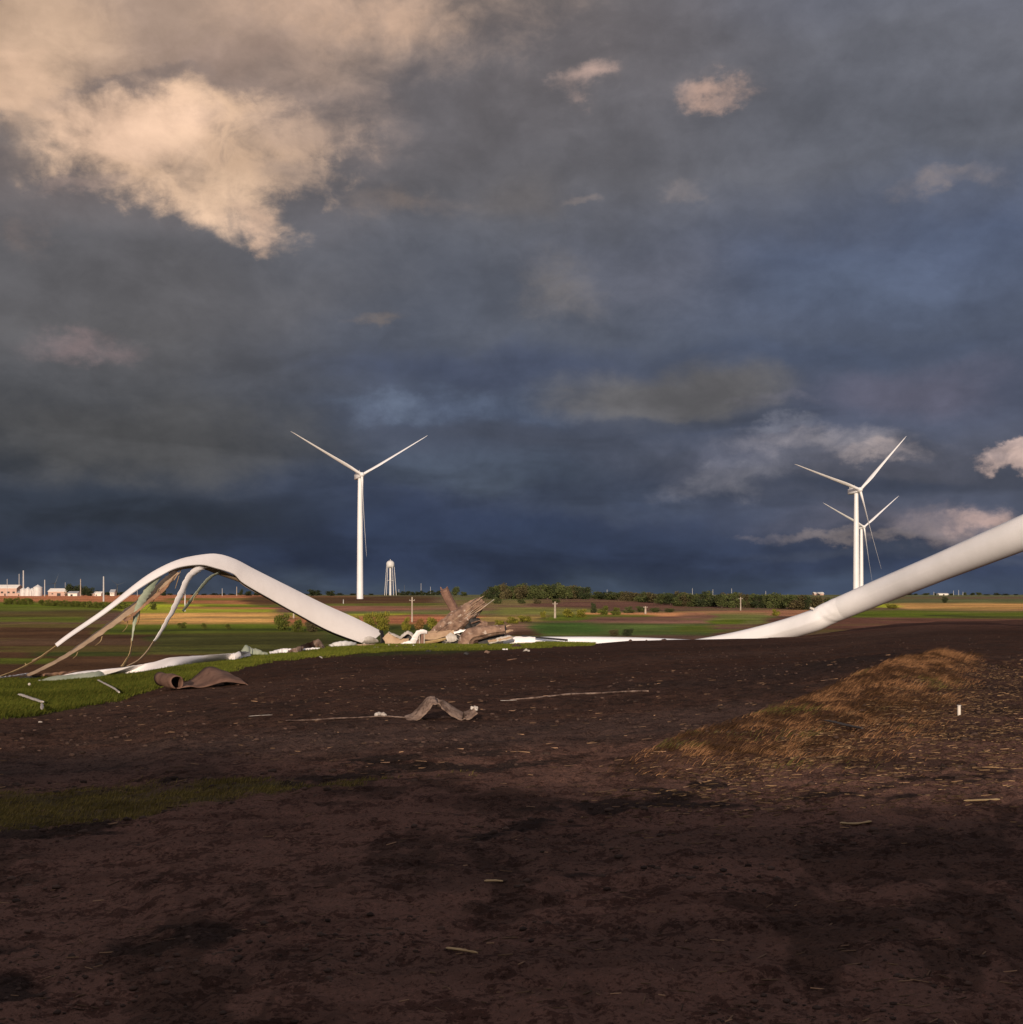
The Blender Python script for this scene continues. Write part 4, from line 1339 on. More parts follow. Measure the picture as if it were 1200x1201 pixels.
pole(483.5, 700, 729.5, 'weathered wooden pole with crossarm left of the wreckage', 'pole', 0.3, arm=True)
pole(651, 705.5, 725, 'pale pole with small crossarm in front of the ridge wood', 'pole', 0.42, arm=True)
pole(757, 711, 720, 'short yellow pole with crossarm on the orange field', 'pole', 0.42, arm=True)
pole(868.5, 700, 716, 'brown pole with crossarm before the long woodland row', 'pole', 0.3, arm=True)
for (px, top) in ((468, 691), (474.5, 686), (494, 684), (505, 688), (812, 690), (836, 691), (858, 690), (898, 693), (712, 691.5), (1095, 694), (1118, 692.5), (1124, 692), (1129, 694)):
    pole(px, top, 698, 'thin pale pole sticking up on the far horizon' + (' right of the water tower' if px < 600 else (' above the woodland row' if px < 1000 else ' under the leaning tower')), 'mast', 0.28, 1500, name='distant_pole', cat='pole',
         group='far poles ' + ('by the water tower' if px < 600 else ('above the woodland' if px < 1000 else 'under the leaning tower')))

# ------------------------------------------------------------------ fallen tower at the right
t = obj_e('fallen_tower', (at(960, 725, 148).x, 148, gz(at(960, 725, 148).x, 148)), 'huge glossy white turbine tower leaning from the right edge into the ground', 'turbine tower')
org = t.location.copy()
cl_ = curve([at(1500, 500, 98), at(1350, 563, 108), at(1200, 625, 120), at(1100, 666, 131), at(1033, 693.5, 140), at(985, 713.5, 145.5)], 60)
def rad_at(p):
    return float(np.interp(p.y, [98, 108, 120, 131, 140, 145.5, 149, 160], [2.05, 1.86, 1.68, 1.48, 1.45, 1.38, 1.32, 1.2]))
m_ = MB(org)
m_.tube(cl_, [rad_at(p) for p in cl_], 48)
m_.build('upper_section', M['tower'], t)
# lower crushed section beyond the crease
FOLD = 3.45
rnd = random.Random(3)
c2_ = curve([at(990, 711.4, 144.9), at(972, 719, 146.5), at(955, 727.5, 148), at(920, 738.5, 152), at(880, 748.5, 156), at(840, 756.5, 160), at(800, 763, 163)], 70)
vs, fs = [], []
seg = 64
for i, p in enumerate(c2_):
    q = i / 69
    dd = (c2_[min(i + 1, 69)] - c2_[max(i - 1, 0)]).normalized()
    u = dd.cross(Vector((0, 0, 1))).normalized()
    w = u.cross(dd)
    r0 = rad_at(p) * (0.985 + 0.012 * min(1, q / 0.1))
    for k in range(seg):
        a = 2 * math.pi * k / seg
        wr = 0.014 * math.exp(-((q - 0.12) / 0.05) ** 2) * math.sin(5 * a + q * 60) + 0.012 * math.exp(-((q - 0.2) / 0.08) ** 2) * math.sin(3 * a + 1 + q * 30)
        fold = 0.035 * math.exp(-abs((a - FOLD) / 0.10)) * min(1, q / 0.08) - 0.06 * math.exp(-((a - FOLD + 0.5) / 0.3) ** 2) * min(1, q / 0.1)
        rr = r0 * (1 + wr + fold)
        vs.append(p + u * math.cos(a) * rr + w * math.sin(a) * rr)
for i in range(69):
    for k in range(seg):
        a, b_ = i * seg + k, i * seg + (k + 1) % seg
        fs.append((a, b_, b_ + seg, a + seg))
fs.append(tuple(range(seg))); fs.append(tuple(69 * seg + k for k in range(seg)))
m_ = MB(org)
m_.add(vs, fs)
m_.build('crushed_section', M['tower'], t, label='crushed lower end of the tower below the crease')
# buckled ring at the crease: a raised lip of folded plate
m_ = MB(org)
p0 = at(978, 716.5, 146.1)
dd = (at(1000, 707, 144) - at(955, 727.5, 148)).normalized()
u = dd.cross(Vector((0, 0, 1))).normalized(); w = u.cross(dd)
for (a0, a1, sh, th_) in ((0.3, 0.85, 0.0, 0.05),):
    ring = []
    for k in range(15):
        a = math.pi * (a0 + (a1 - a0) * k / 14)
        r_ = rad_at(p0) * 1.0
        ring.append(p0 + dd * (sh + 0.35 * math.sin(2.2 * a)) + u * math.cos(a) * r_ + w * math.sin(a) * r_)
    m_.tube(ring, [0.01] + [th_ * 0.6] * 13 + [0.01], 8, squash=0.7)
m_.build('buckled_seam', M['tower'], t)

m_ = MB(org)
pb = at(952, 713.5, 146.5)
m_.box(pb, (0.5, 0.3, 0.22), Matrix.Rotation(0.4, 3, 'Y'))
m_.build('torn_flap', M['shell_dirty'], t)
# standing stump out of frame
m_ = MB(org)
e0 = cl_[0]
m_.tube([Vector((e0.x + 1.0, e0.y - 0.6, gz(e0.x, e0.y) - 0.5)), Vector((e0.x + 1.0, e0.y - 0.6, e0.z - 2.0)), e0 + Vector((0.9, -0.6, 0.1))], [2.2, 2.1, 2.02], 40)
m_.build('stump', M['tower'], t)

# white tower top lying behind the soil rim
t = obj_e('fallen_tube', tuple(at(700, 757, 152)), 'flattened white tube lying behind the soil rim between wreckage and leaning tower', 'turbine tower')
org = t.location.copy()
pts = curve([at(592, 757, 148), at(640, 758.5, 150), at(700, 758.5, 152), at(760, 759.5, 155), at(822, 762, 158)], 30)
m_ = MB(org)
m_.tube(pts, [1.05 + 0.2 * min(1, i / 8) for i in range(30)], 32)
m_.build('tube', M['tower'], t)
m_ = MB(org)
m_.ribbon([at(p, 746 + (p - 625) * 0.085, 147.8) for p in range(612, 668, 6)], [at(p, 747.2 + (p - 620) * 0.095, 147.5) for p in range(612, 668, 6)], 0.05, 0)
m_.build('dark_strip', M['black'], t)  # thin black strip along the upper side of the tube

# ------------------------------------------------------------------ broken arched blade
def dep(px):
    return float(np.interp(px, [-100, 0, 450, 700], [94, 101, 139, 141]))
def pp(lst, off=0.0, n=40):
    return curve([at(a, b, dep(a) + off) for a, b in lst], n)
loc = on(441, 757)
t = obj_e('arched_wreckage', tuple(loc), 'long white turbine blade bent into an arch with torn strips hanging from it', 'turbine blade')
org = loc.copy()
top = [(66, 756.3), (84, 742.2), (120, 716.5), (152, 690), (180, 670), (210, 656), (240, 650), (258, 650), (277, 656), (300, 668), (340, 688), (380, 708), (420, 726), (449, 741)]
bot = [(67, 757.5), (84, 745), (120, 721), (160, 692), (190, 674), (210, 665), (236, 662), (254, 666), (275, 673), (287, 684), (318, 702), (352, 721), (388, 740), (431, 756)]
A, Bc = pp(top, 0, 70), pp(bot, -1.2, 70)
m_ = MB(org)
m_.ribbon(A, Bc, 0.09, [0.07 if i > 32 else 0.07 + 0.08 * (32 - i) / 32 for i in range(70)], 14)
m_.build('outer_shell', M['shell'], t)
# rear shell closing the root half of the blade
A2_, B2_ = pp(top[8:], 0.4, 40), pp([(276, 677), (288, 688), (318, 704.5), (352, 723.5), (386, 742), (428, 757.5)], 1.2, 40)
m_ = MB(org)
rear = []
for a, b_ in zip(A2_, B2_):
    rear.append((a, b_))
m_.ribbon([a for a, b_ in rear], [b_ for a, b_ in rear], 0.09, -0.12, 10)
m_.build('rear_shell', M['tan'], t)
m_ = MB(org)
m_.ribbon(pp([(272, 671), (287, 683.5), (318, 702), (352, 721), (388, 740), (430, 755.5)], -1.0, 40), pp([(275, 676), (288, 687.5), (318, 704.4), (352, 723.4), (387, 742), (428, 757.4)], 1.2, 40), 0.05, 0.0, 3)
m_.build('dark_web', M['black'], t)
# torn root end
m_ = MB(org)
m_.ribbon(pp([(445.5, 739), (447.5, 748), (447, 756)], -0.4, 10), pp([(449.5, 741), (451.5, 749), (450.5, 757)], 0.6, 10), 0.1, 0.1, 4)
m_.build('root_edge', M['black'], t)
m_ = MB(org)
m_.ribbon(pp([(428, 748), (434, 746), (442, 749)], -2.0, 8), pp([(424, 754), (434, 754), (444, 753)], -2.0, 8), 0.06, 0.3, 4)
m_.build('torn_skin', M['shell_dirty'], t)
# inner laminates under the arch
m_ = MB(org)
m_.ribbon(pp([(196, 668), (212, 663), (236, 663), (258, 669), (284, 681)], 0.6, 24), pp([(200, 675), (214, 668), (236, 667), (256, 674), (279, 682)], 1.6, 24), 0.12, 0.1, 5)
m_.build('spar_cap', M['tan'], t)
def strip(name, up, lo, mat, offa=0.5, offb=0.5, bulge=0.1, th=0.04, lab=None, n=44):
    m_ = MB(org)
    U_, L_ = pp(up, offa, n), pp(lo, offb, n)
    rg = random.Random(len(name) * 7 + int(lo[0][0]))
    for k_ in range(1, n):
        w_ = (U_[k_] - L_[k_]).length
        U_[k_] += (L_[k_] - U_[k_]) * rg.uniform(0, 0.16)
        L_[k_] += (U_[k_] - L_[k_]) * rg.uniform(0, 0.2)
    m_.ribbon(U_, L_, th, bulge, 5)
    m_.build(name, M[mat], t, label=lab)
strip('tan_strip', [(201, 670), (190, 679), (164, 699), (128, 729), (80, 764.5), (52, 781), (33, 791)], [(211, 672), (198, 689), (171, 711), (146, 727), (112, 750), (80, 770), (54, 784), (32, 794)], 'tan', 0.9, -0.7, 0.10)
strip('tan_flap', [(208, 673), (197, 684), (180, 698), (160, 716), (145, 728)], [(197, 688), (188, 698), (168, 713), (152, 727), (147, 729)], 'burnt', -0.5, -1.2, 0.05)
strip('green_strip', [(176, 680), (164, 699), (157, 718), (155.3, 738), (154.6, 750)], [(191, 676), (177, 698), (166, 716), (158.2, 738), (155.4, 752)], 'green', -0.6, -0.9, 0.12)
strip('yellow_strip', [(154.4, 748), (153.6, 758), (150, 770), (142, 781.5)], [(155.4, 750), (155.2, 760), (152.6, 771), (147, 781)], 'straw_l', -0.4, 0.2, 0.1)
strip('white_strip', [(230, 663.5), (218, 676), (208.5, 696), (198, 720), (184.5, 745), (180, 752)], [(245, 665.5), (227, 678), (216.5, 698), (204, 721), (188, 746), (181.5, 753)], 'shell', -0.7, -0.2, 0.14)
strip('thin_strip', [(180.5, 751.5), (172, 764), (162, 774), (149, 781)], [(181.5, 753), (173, 765.5), (163, 775.5), (150, 782.2)], 'tan', -0.4, -0.2, 0.1)
strip('narrow_green_strip', [(258, 670), (244, 677.5), (231, 693), (218, 709.5), (214, 716)], [(260, 671.5), (247, 680), (234, 695), (221, 711.5), (216, 718)], 'green', 0.5, 0.9, 0.08)
strip('pale_cord', [(217.6, 690), (217.3, 700), (217, 709)], [(218.5, 690), (218.2, 700), (218, 709)], 'shell', -0.2, -0.2, 0.1, 0.05, n=8)
strip('tip_strand', [(70, 754), (56, 764), (38, 776), (18, 786), (-6, 795)], [(71, 756), (57, 766.5), (39, 778.3), (19, 787.6), (-6, 796.8)], 'straw_l', 0.0, 0.3, 0.1)
strip('tip_strand', [(80, 747), (64, 759), (50, 768.5), (38, 774.5)], [(80, 749), (65, 760.5), (51, 769.6), (39, 775.5)], 'tan', 0.5, 0.6, 0.1)
for (x0, y0, x1, y1, x2, y2) in ((186, 690, 180, 705, 171, 716), (207, 700, 203, 712, 199, 717), (164, 716, 163, 728, 159, 735), (232, 695, 228, 700, 226, 706), (120, 746, 118, 752, 112, 757), (150, 727, 149, 735, 144, 741), (92, 762, 90, 768, 86, 772), (212, 668, 209, 679, 206, 690)):
    strip('torn_fibre', [(x0, y0), (x1, y1), (x2, y2)], [(x0 + 0.9, y0 + 0.4), (x1 + 0.7, y1 + 0.3), (x2 + 0.2, y2 + 0.2)], 'straw_l', -0.4, -0.4, 0.0, 0.03, n=8)
strip('torn_fibre', [(30, 777.5), (30.6, 782)], [(31, 777.5), (31.3, 782)], 'straw_l', 0.1, 0.1, 0.0, 0.03, n=4)


# ------------------------------------------------------------------ sheets lying along the verge
def lay(name, label, cat, up, lo, mat, bulge=0.1, th=0.03, n=40, back=1.5, jag=0.0, m=6, group=None, parent=None, lift=0.10, seed=1):
    rs = random.Random(seed)
    lo_p, up_p = [], []
    for (a, b_) in lo:
        d = gd(a, b_)
        d = min(d, dep(a) + 3)
        p = at(a, b_, d)
        p.z = gz(p.x, d) + lift
        lo_p.append(p)
    for i, (a, b_) in enumerate(up):
        # matching distance: a little behind the lower edge
        d0 = np.interp(i / max(len(up) - 1, 1), np.linspace(0, 1, len(lo_p)), [p.y for p in lo_p]) + back
        up_p.append(at(a, b_, d0))
    U, Lo = curve(up_p, n), curve(lo_p, n)
    if jag:
        for q in U:
            q.z += rs.uniform(-jag, jag)
        for q in Lo:
            q.x += rs.uniform(-jag, jag) * 2
            q.y += rs.uniform(-jag, jag) * 2
    o0 = sum(Lo, Vector()) / len(Lo)
    m_ = MB(o0 if parent is None else parent.location)
    m_.ribbon(U, Lo, th, bulge, m)
    if parent:
        return m_.build(name, M[mat], parent)
    o = m_.build(name, M[mat])
    o.location = o0
    o['label'] = label
    o['category'] = cat
    if group:
        o['group'] = group
    return o


a = lay('blade_skin_sheet', 'long white blade skin sheet lying along the grass verge under the arch', 'blade skin',
        [(118, 786.5), (150, 782), (178, 777.5), (200, 771), (240, 768.5), (280, 766), (294, 763.5)], [(46, 799.5), (90, 797), (112, 794.5), (160, 790), (200, 783), (240, 778.5), (270, 774.5), (295, 770.5)], 'shell', 0.05, jag=0.015, n=60)
lay('green_skin_piece', 'pale green torn sheet lying where the hanging strips touch the ground', 'fibreglass sheet',
    [(72, 792), (100, 789), (125, 785.5), (160, 780)], [(44, 800), (90, 797.5), (125, 793.5), (165, 785)], 'green', 0.05, jag=0.02)
lay('rusty_laminate', 'rust orange laminate length lying at the left end of the white sheet', 'laminate', [(34, 791.5), (60, 789), (100, 786), (120, 785)], [(32, 795.5), (60, 793.5), (100, 789), (120, 787)], 'burnt', 0.3, back=0.5, jag=0.04)
lay('white_ribbon', 'white ribbon of skin running out of the left edge on the verge', 'blade skin', [(-30, 797), (0, 794.5), (20, 791.5), (35, 789)], [(-30, 801), (0, 799), (18, 797), (32, 793.5)], 'shell', 0.2, back=0.4, jag=0.02, lift=0.3)
lay('dark_scrap', 'small black scrap under the tan strip on the verge', 'scrap', [(22, 794.5), (40, 792.5), (50, 793)], [(22, 797), (40, 797), (50, 795)], 'black', 0.2, back=0.3)
lay('green_crumpled_sheet', 'crumpled pale green sheet peaking at the end of the long white sheet', 'fibreglass sheet', [(280, 767), (288, 757), (296, 759.5), (306, 763), (316, 768)], [(284, 770), (290, 769.5), (298, 769), (307, 769), (316, 769.5)], 'green', 0.12, n=26, back=1.2, jag=0.07, seed=4)
lay('white_crumpled_sheet', 'white crumpled sheet just right of the green one', 'blade skin', [(266, 769), (282, 764), (292, 764)], [(264, 775), (280, 774), (293, 769)], 'shell', 0.2, n=20, back=0.8, jag=0.05, seed=5)
lay('white_crumpled_sheet', 'small white folded sheet left of the brown crumpled skin', 'blade skin', [(316, 766), (330, 761), (342, 761)], [(316, 768), (330, 767), (342, 766)], 'shell', 0.2, n=20, back=0.8, jag=0.05, seed=6)
lay('brown_crumpled_skin', 'brown crumpled skin with a folded peak left of the blade foot', 'blade skin', [(342, 765), (352, 757), (366, 752), (374, 750), (380, 757), (382, 761)], [(344, 766.5), (354, 765), (364, 761), (372, 758), (377, 761), (381, 762)], 'brown', 0.2, n=30, back=1.2, jag=0.08, seed=7)
lay('brown_crumpled_skin', 'low brown fold hugging the grass left of the peaked one', 'blade skin', [(338, 764), (346, 760), (356, 758)], [(338, 767), (346, 766), (356, 765)], 'brown', 0.2, n=14, back=0.8, jag=0.06, seed=9)
lay('white_scrap', 'tiny white scrap between the brown crumpled skin and blade foot', 'scrap', [(355, 761), (366, 759.5), (376, 760)], [(355, 764), (366, 763), (376, 762)], 'shell', 0.2, n=12, back=0.4, jag=0.05, seed=8)
lay('grey_skin_fold', 'pale grey skin fold under the dark lower edge of the blade', 'blade skin', [(386, 758), (396, 753.2), (408, 752.5), (418, 756)], [(388, 759.5), (398, 759), (408, 758.5), (420, 758)], 'galv', 0.3, n=20, back=0.8, jag=0.04, seed=10)
lay('tan_scrap', 'tan scrap under the root end of the blade', 'scrap', [(418, 756.5), (430, 755.5), (440, 755)], [(420, 758.5), (430, 758.5), (440, 757.5)], 'tan', 0.3, n=12, back=0.4, jag=0.05, seed=11)

# ------------------------------------------------------------------ the wreckage pile
def poly(P, n):
    L_ = [0.0]
    for a_, b_ in zip(P, P[1:]):
        L_.append(L_[-1] + (b_ - a_).length)
    res = []
    for u_ in np.linspace(0, L_[-1], n):
        i_ = max(0, min(len(P) - 2, int(np.searchsorted(L_, u_, side='right')) - 1))
        res.append(P[i_].lerp(P[i_ + 1], (u_ - L_[i_]) / (L_[i_ + 1] - L_[i_])))
    return res

D0 = 137.5
def chunk(name, label, cat, path, rads, mat, seg=14, jit=0.12, squash=1.0, n=16, off=0.0, seed=2, hollow=None, extra=None):
    rs = random.Random(seed)
    P = curve([at(a, b_, D0 + c_) for a, b_, c_ in path], n)
    rr = list(np.interp(np.linspace(0, 1, n), np.linspace(0, 1, len(rads)), rads))
    o0 = P[0].copy()
    t_ = obj_e(name, tuple(o0), label, cat)
    m_ = MB(o0)
    m_.tube(P, rr, seg, squash=squash, jitter=jit, rnd=rs)
    m_.build('body', M[mat], t_, False)
    if hollow:
        e = P[-1]
        dr = (P[-1] - P[-3]).normalized()
        m_ = MB(o0)
        m_.tube([e - dr * 0.05, e + dr * 0.03], rr[-1] * 0.82, seg)
        m_.build('dark_opening', M['black'], t_)
    if extra:
        extra(t_, o0)
    return t_


def splinters(lst, mat, nm='splinter'):
    def f(t_, o0):
        for (p0, p1, w_) in lst:
            m_ = MB(o0)
            a_, b_ = at(p0[0], p0[1], D0 + p0[2]), at(p1[0], p1[1], D0 + p1[2])
            m_.tube([a_, a_.lerp(b_, 0.5) + Vector((0, -0.1, 0.05)), b_], [w_, w_ * 0.8, w_ * 0.3], 5, jitter=0.3, rnd=random.Random(int(w_ * 1000)), squash=0.5)
            m_.build(nm, M[mat], t_, False)
    return f


def layers(t_, o0):
    rl_ = random.Random(77)
    # torn laminate layers running along the root, fraying at its upper end
    for i in range(26):
        u0 = rl_.uniform(0.0, 0.75)
        u1 = min(1.12, u0 + rl_.uniform(0.2, 0.5))
        off_ = rl_.uniform(-9, 8) * (1 - 0.35 * u0)
        ax_, ay_ = 512 + 56 * u0, 746 - 42 * u0
        bx_, by_ = 512 + 56 * u1, 746 - 42 * u1
        w_ = rl_.uniform(0.8, 2.4)
        dz0 = -1.25 + abs(off_) * 0.06
        a0, a1 = at(ax_ + off_ * 0.6, ay_ + off_ * 0.8, D0 + dz0), at(bx_ + off_ * 0.6 * rl_.uniform(.8, 1.3), by_ + off_ * 0.8 * rl_.uniform(.8, 1.3), D0 + dz0 - rl_.uniform(0, .3))
        b0, b1 = a0 + Vector((w_ * .05, -0.03, w_ * .07)), a1 + Vector((w_ * .05, -0.03, w_ * .07)) * rl_.uniform(0.1, 1.0)
        m_ = MB(o0)
        m_.ribbon(poly([a0, a0.lerp(a1, .5) + Vector((0, rl_.uniform(-.12, 0), rl_.uniform(-.1, .1))), a1], 6), poly([b0, b0.lerp(b1, .5), b1], 6), 0.05, 0.1, 2)
        m_.build('torn_layer', M[rl_.choice(['brown', 'rust', 'beige', 'shell_dirty', 'brown', 'black', 'tan'])], t_, False)
    for i in range(9):
        a0 = at(560 + rl_.uniform(-4, 8), 703 + rl_.uniform(-3, 7), D0 - 0.4 + rl_.uniform(-.5, .3))
        a1 = a0 + Vector((rl_.uniform(.3, 1.1), rl_.uniform(-.3, .1), rl_.uniform(.1, .7)))
        m_ = MB(o0)
        m_.tube([a0, a1], [rl_.uniform(.08, .2), 0.02], 4, squash=0.3)
        m_.build('splinter', M[rl_.choice(['brown', 'beige', 'rust'])], t_, False)


chunk('brown_stub', 'upright rusty brown stub leaning left out of the wreckage', 'wreckage', [(538, 724, 1.8), (531, 711, 1.8), (525, 700, 1.6), (521, 691.5, 1.4)], [0.46, 0.50, 0.52, 0.50], 'rust', 12, 0.12, seed=3,
      extra=splinters([((518, 692, 1.4), (516.5, 688.5, 1.3), 0.16), ((524, 691, 1.4), (525, 688, 1.3), 0.16)], 'rust'))
chunk('broken_blade_root', 'thick brown log-like blade root sloping up to the right, topmost in the pile', 'wreckage', [(508, 748, 0.2), (524, 738, 0), (541, 725, -0.2), (556, 713, -0.2), (567, 704.5, -0.2)], [0.75, 1.15, 1.25, 1.1, 0.85, 0.55], 'brown', 18, 0.14, seed=4, n=26,
      extra=splinters([((566, 704, -0.5), (574, 703, -0.6), 0.28), ((562, 702, -0.5), (565, 698.5, -0.6), 0.24), ((566, 709, -0.4), (575, 707, -0.6), 0.3), ((541, 718, -1.2), (545, 708, -1.2), 0.14)], 'brown') if False else layers)
chunk('bent_root_piece', 'fat brown piece bent at the front of the pile with an open dark end', 'wreckage', [(549, 764, -2.6), (546.5, 754, -2.6), (552, 745, -2.6), (566, 741.5, -2.6), (580, 739, -2.8), (593, 737.8, -3.0)], [0.75, 0.85, 0.82, 0.72, 0.60, 0.52, 0.48], 'brown', 16, 0.10, seed=5, n=26, hollow=True,
      extra=splinters([((594, 741, -3.0), (602, 739, -3.0), 0.26), ((594, 735, -3.0), (600, 733.5, -2.9), 0.2), ((551, 763, -3.2), (560, 763, -3.4), 0.25)], 'beige'))


def panel(name, label, up, lo, mat, off=0.0, offl=None, bulge=0.1, th=0.08, n=14, cat='wreckage', parts=None, jag=0.04, seed=1):
    rs = random.Random(seed)
    offl = off if offl is None else offl
    U = poly([at(a, b_, D0 + off) for a, b_ in up], n)
    Lo = poly([at(a, b_, D0 + offl) for a, b_ in lo], n)
    for q in U + Lo:
        q += Vector((rs.uniform(-jag, jag), rs.uniform(-jag, jag), rs.uniform(-jag, jag)))
    o0 = sum(Lo, Vector()) / n
    m_ = MB(o0)
    m_.ribbon(U, Lo, th, bulge, 6)
    o = m_.build(name, M[mat], None)
    o.location = o0
    o['label'] = label
    o['category'] = cat
    return o


panel('beige_panel', 'beige upright panel at the left end of the pile beside the blade root', [(451, 746), (458, 744), (468, 748), (480, 749)], [(453, 757.5), (460, 757), (470, 756.5), (478, 756)], 'beige', -0.6, -1.0, 0.05)
panel('beige_panel', 'beige panel with a sharp lifted corner behind the upright one', [(449, 748), (456, 741), (463, 745), (472, 750)], [(452, 753), (458, 752), (465, 752), (474, 753)], 'tan', 0.4, 0.0, 0.05, seed=3)
panel('white_curled_skin', 'white curl of skin arching over a dark hollow at the left of the pile', [(456, 741), (464, 743.5), (470, 746), (474, 741.5), (479, 739.5), (484, 742), (486, 746)], [(458, 743), (464, 746), (470, 748.5), (474.5, 745), (479, 742.5), (483, 745.5), (485, 749)], 'shell_dirty', -0.4, -1.0, 0.1, n=30)
panel('hollow_shade_plate', 'black plate standing in for the shade in the hollow under the white curl', [(469, 748), (474, 744), (480, 743), (485, 747)], [(470, 752), (475, 752), (480, 752), (484, 754)], 'black', 0.2, 0.1, 0.0)  # black sheet put in for the shade inside the curl's hollow
panel('white_hooked_skin', 'white hooked skin sweeping up beside the brown boxes', [(479, 756), (484, 746), (489, 740), (495, 738), (501, 740)], [(487, 756), (489.5, 750), (491.5, 745), (496, 742.5), (501, 743)], 'shell', -1.4, -1.2, 0.1, n=24)
panel('white_plate', 'flat white plate lying low under the white curl', [(468, 755.5), (475, 752.5), (484, 750)], [(469, 757), (476, 756.8), (482, 756.5)], 'shell', -1.2, -1.4, 0.1)
for (x0, x1, y0, y1, mt, lb) in ((488.5, 493, 742, 755.5, 'brown', 'brown box left of the pair in the pile'), (494, 498.5, 743, 755, 'rust', 'narrow dark brown box right of the pair in the pile')):
    c_ = at((x0 + x1) / 2, (y0 + y1) / 2, D0 - 0.5)
    t_ = obj_e('crushed_box', tuple(c_), lb, 'wreckage')
    w_, h_ = (x1 - x0) / F * D0, (y1 - y0) / F * D0
    m_ = MB(); m_.box((0, 0, 0), (w_, 0.9, h_), Matrix.Rotation(0.1, 3, 'Y')); m_.build('body', M[mt], t_, False)
    m_ = MB(); m_.box((w_ * 0.42, -0.5, 0), (w_ * 0.22, 0.12, h_ * 1.02)); m_.build('frame', M['shell_dirty'], t_, False)
chunk('tan_beam', 'tan beam running from the brown boxes under the big log', 'wreckage', [(499, 746, -0.6), (510, 745.5, -0.8), (522, 743, -0.9), (533, 740.5, -1.0)], [0.42, 0.5, 0.4, 0.25], 'beige', 8, 0.15, seed=8)
chunk('tan_beam', 'thin straw coloured beam low in front of the brown boxes', 'wreckage', [(499, 753.5, -1.0), (512, 751.5, -1.2), (526, 748, -1.3)], [0.14, 0.2, 0.12], 'straw_l', 6, 0.15, seed=9)
chunk('black_tangle', 'black crumpled machinery under the middle of the pile', 'wreckage', [(515, 753, 0.4), (525, 747, 0.2), (534, 750, 0), (545, 751, 0)], [0.5, 0.8, 0.85, 0.4], 'black', 10, 0.35, seed=10,
      extra=splinters([((522, 755, -1), (537, 744, -1.2), 0.12), ((530, 745, -1.2), (541, 753, -1.4), 0.13), ((515, 750, -0.8), (529, 754, -1.2), 0.1), ((534, 742, -1.1), (543, 748, -1.4), 0.16)], 'shell_dirty', 'bent_strut'))
chunk('black_tangle', 'black torn lump between the big log and the bent piece', 'wreckage', [(546, 737, 0.0), (555, 731, -0.2), (563, 730, -0.4)], [0.4, 0.75, 0.4], 'black', 10, 0.35, seed=11,
      extra=splinters([((553, 731, -1.1), (567, 727, -1.2), 0.16), ((556, 736, -1.2), (569, 733, -1.4), 0.22), ((562, 728, -1), (569, 731, -1.3), 0.2)], 'brown', 'bent_strut'))
panel('torn_brown_plate', 'torn brown plate standing behind the bent piece', [(556, 736), (562, 731), (568, 728), (572, 730)], [(558, 741), (564, 739), (569, 738), (571, 737)], 'brown', -1.2, -1.4, 0.2, seed=6)
panel('white_plate', 'white plate edge between the big log and the bent piece', [(532, 741), (540, 738.5), (552, 738)], [(533, 743.5), (542, 741), (552, 740)], 'shell', -1.5, -1.6, 0.1, seed=7)
panel('white_plate', 'white plate below the open end of the bent piece', [(572, 752), (585, 746.5), (598, 744.5), (602, 747)], [(574, 755), (585, 752), (598, 750), (602, 749)], 'shell_dirty', -1.4, -1.8, 0.15, seed=8)
panel('white_plate', 'long white plate leading from the bent piece to the fallen tube', [(584, 752), (598, 746.5), (612, 746.5), (628, 747)], [(586, 755.8), (598, 755.5), (612, 755.2), (628, 754.5)], 'shell', 0.6, 0.2, 0.2, seed=9)
panel('beige_panel', 'beige strip lying on the white plate right of the pile', [(572, 751), (586, 749), (600, 746)], [(573, 753), (586, 751), (600, 748)], 'beige', -1.7, -1.8, 0.1, seed=10)

def clump(px, py, w, h, lb):
    p = on(px, py)
    w_, h_ = w / F * p.y / 2, h / F * p.y
    rs_ = random.Random(int(px))
    vs_ = [(x_ * w_ * rs_.uniform(.8, 1.2), y_ * w_ * rs_.uniform(.8, 1.2), max(-0.1, z_ * h_ * rs_.uniform(.8, 1.1))) for x_, y_, z_ in ico]
    o = obj('earth_clump', mesh('earth_clump', vs_, icf, M['earth'], True))
    sb = o.modifiers.new('smooth', 'SUBSURF'); sb.levels = 2; sb.render_levels = 2
    dp = o.modifiers.new('rough', 'DISPLACE'); tx = bpy.data.textures.new('clod', 'CLOUDS'); tx.noise_scale = 0.25; dp.texture = tx; dp.strength = 0.22
    o.location = (p.x, p.y, gz(p.x, p.y))
    o['label'] = lb
    o['category'] = 'earth clump'
M['earth'] = material('dark_earth', (0.06, 0.033, 0.024), (0.03, 0.018, 0.014), 3.0, 0.9, 0.8, 6.0)
clump(606, 759.5, 18, 6, 'clump of dark earth on the rim right of the wreckage')
clump(739.5, 752.6, 7, 4, 'small dark clump of earth on the rim before the middle of the fallen tube')
clump(779, 751.2, 9, 3, 'flat dark clump of earth on the rim near the right end of the fallen tube')
clump(758, 751.8, 4, 2, 'tiny clump of earth on the rim between two larger ones')

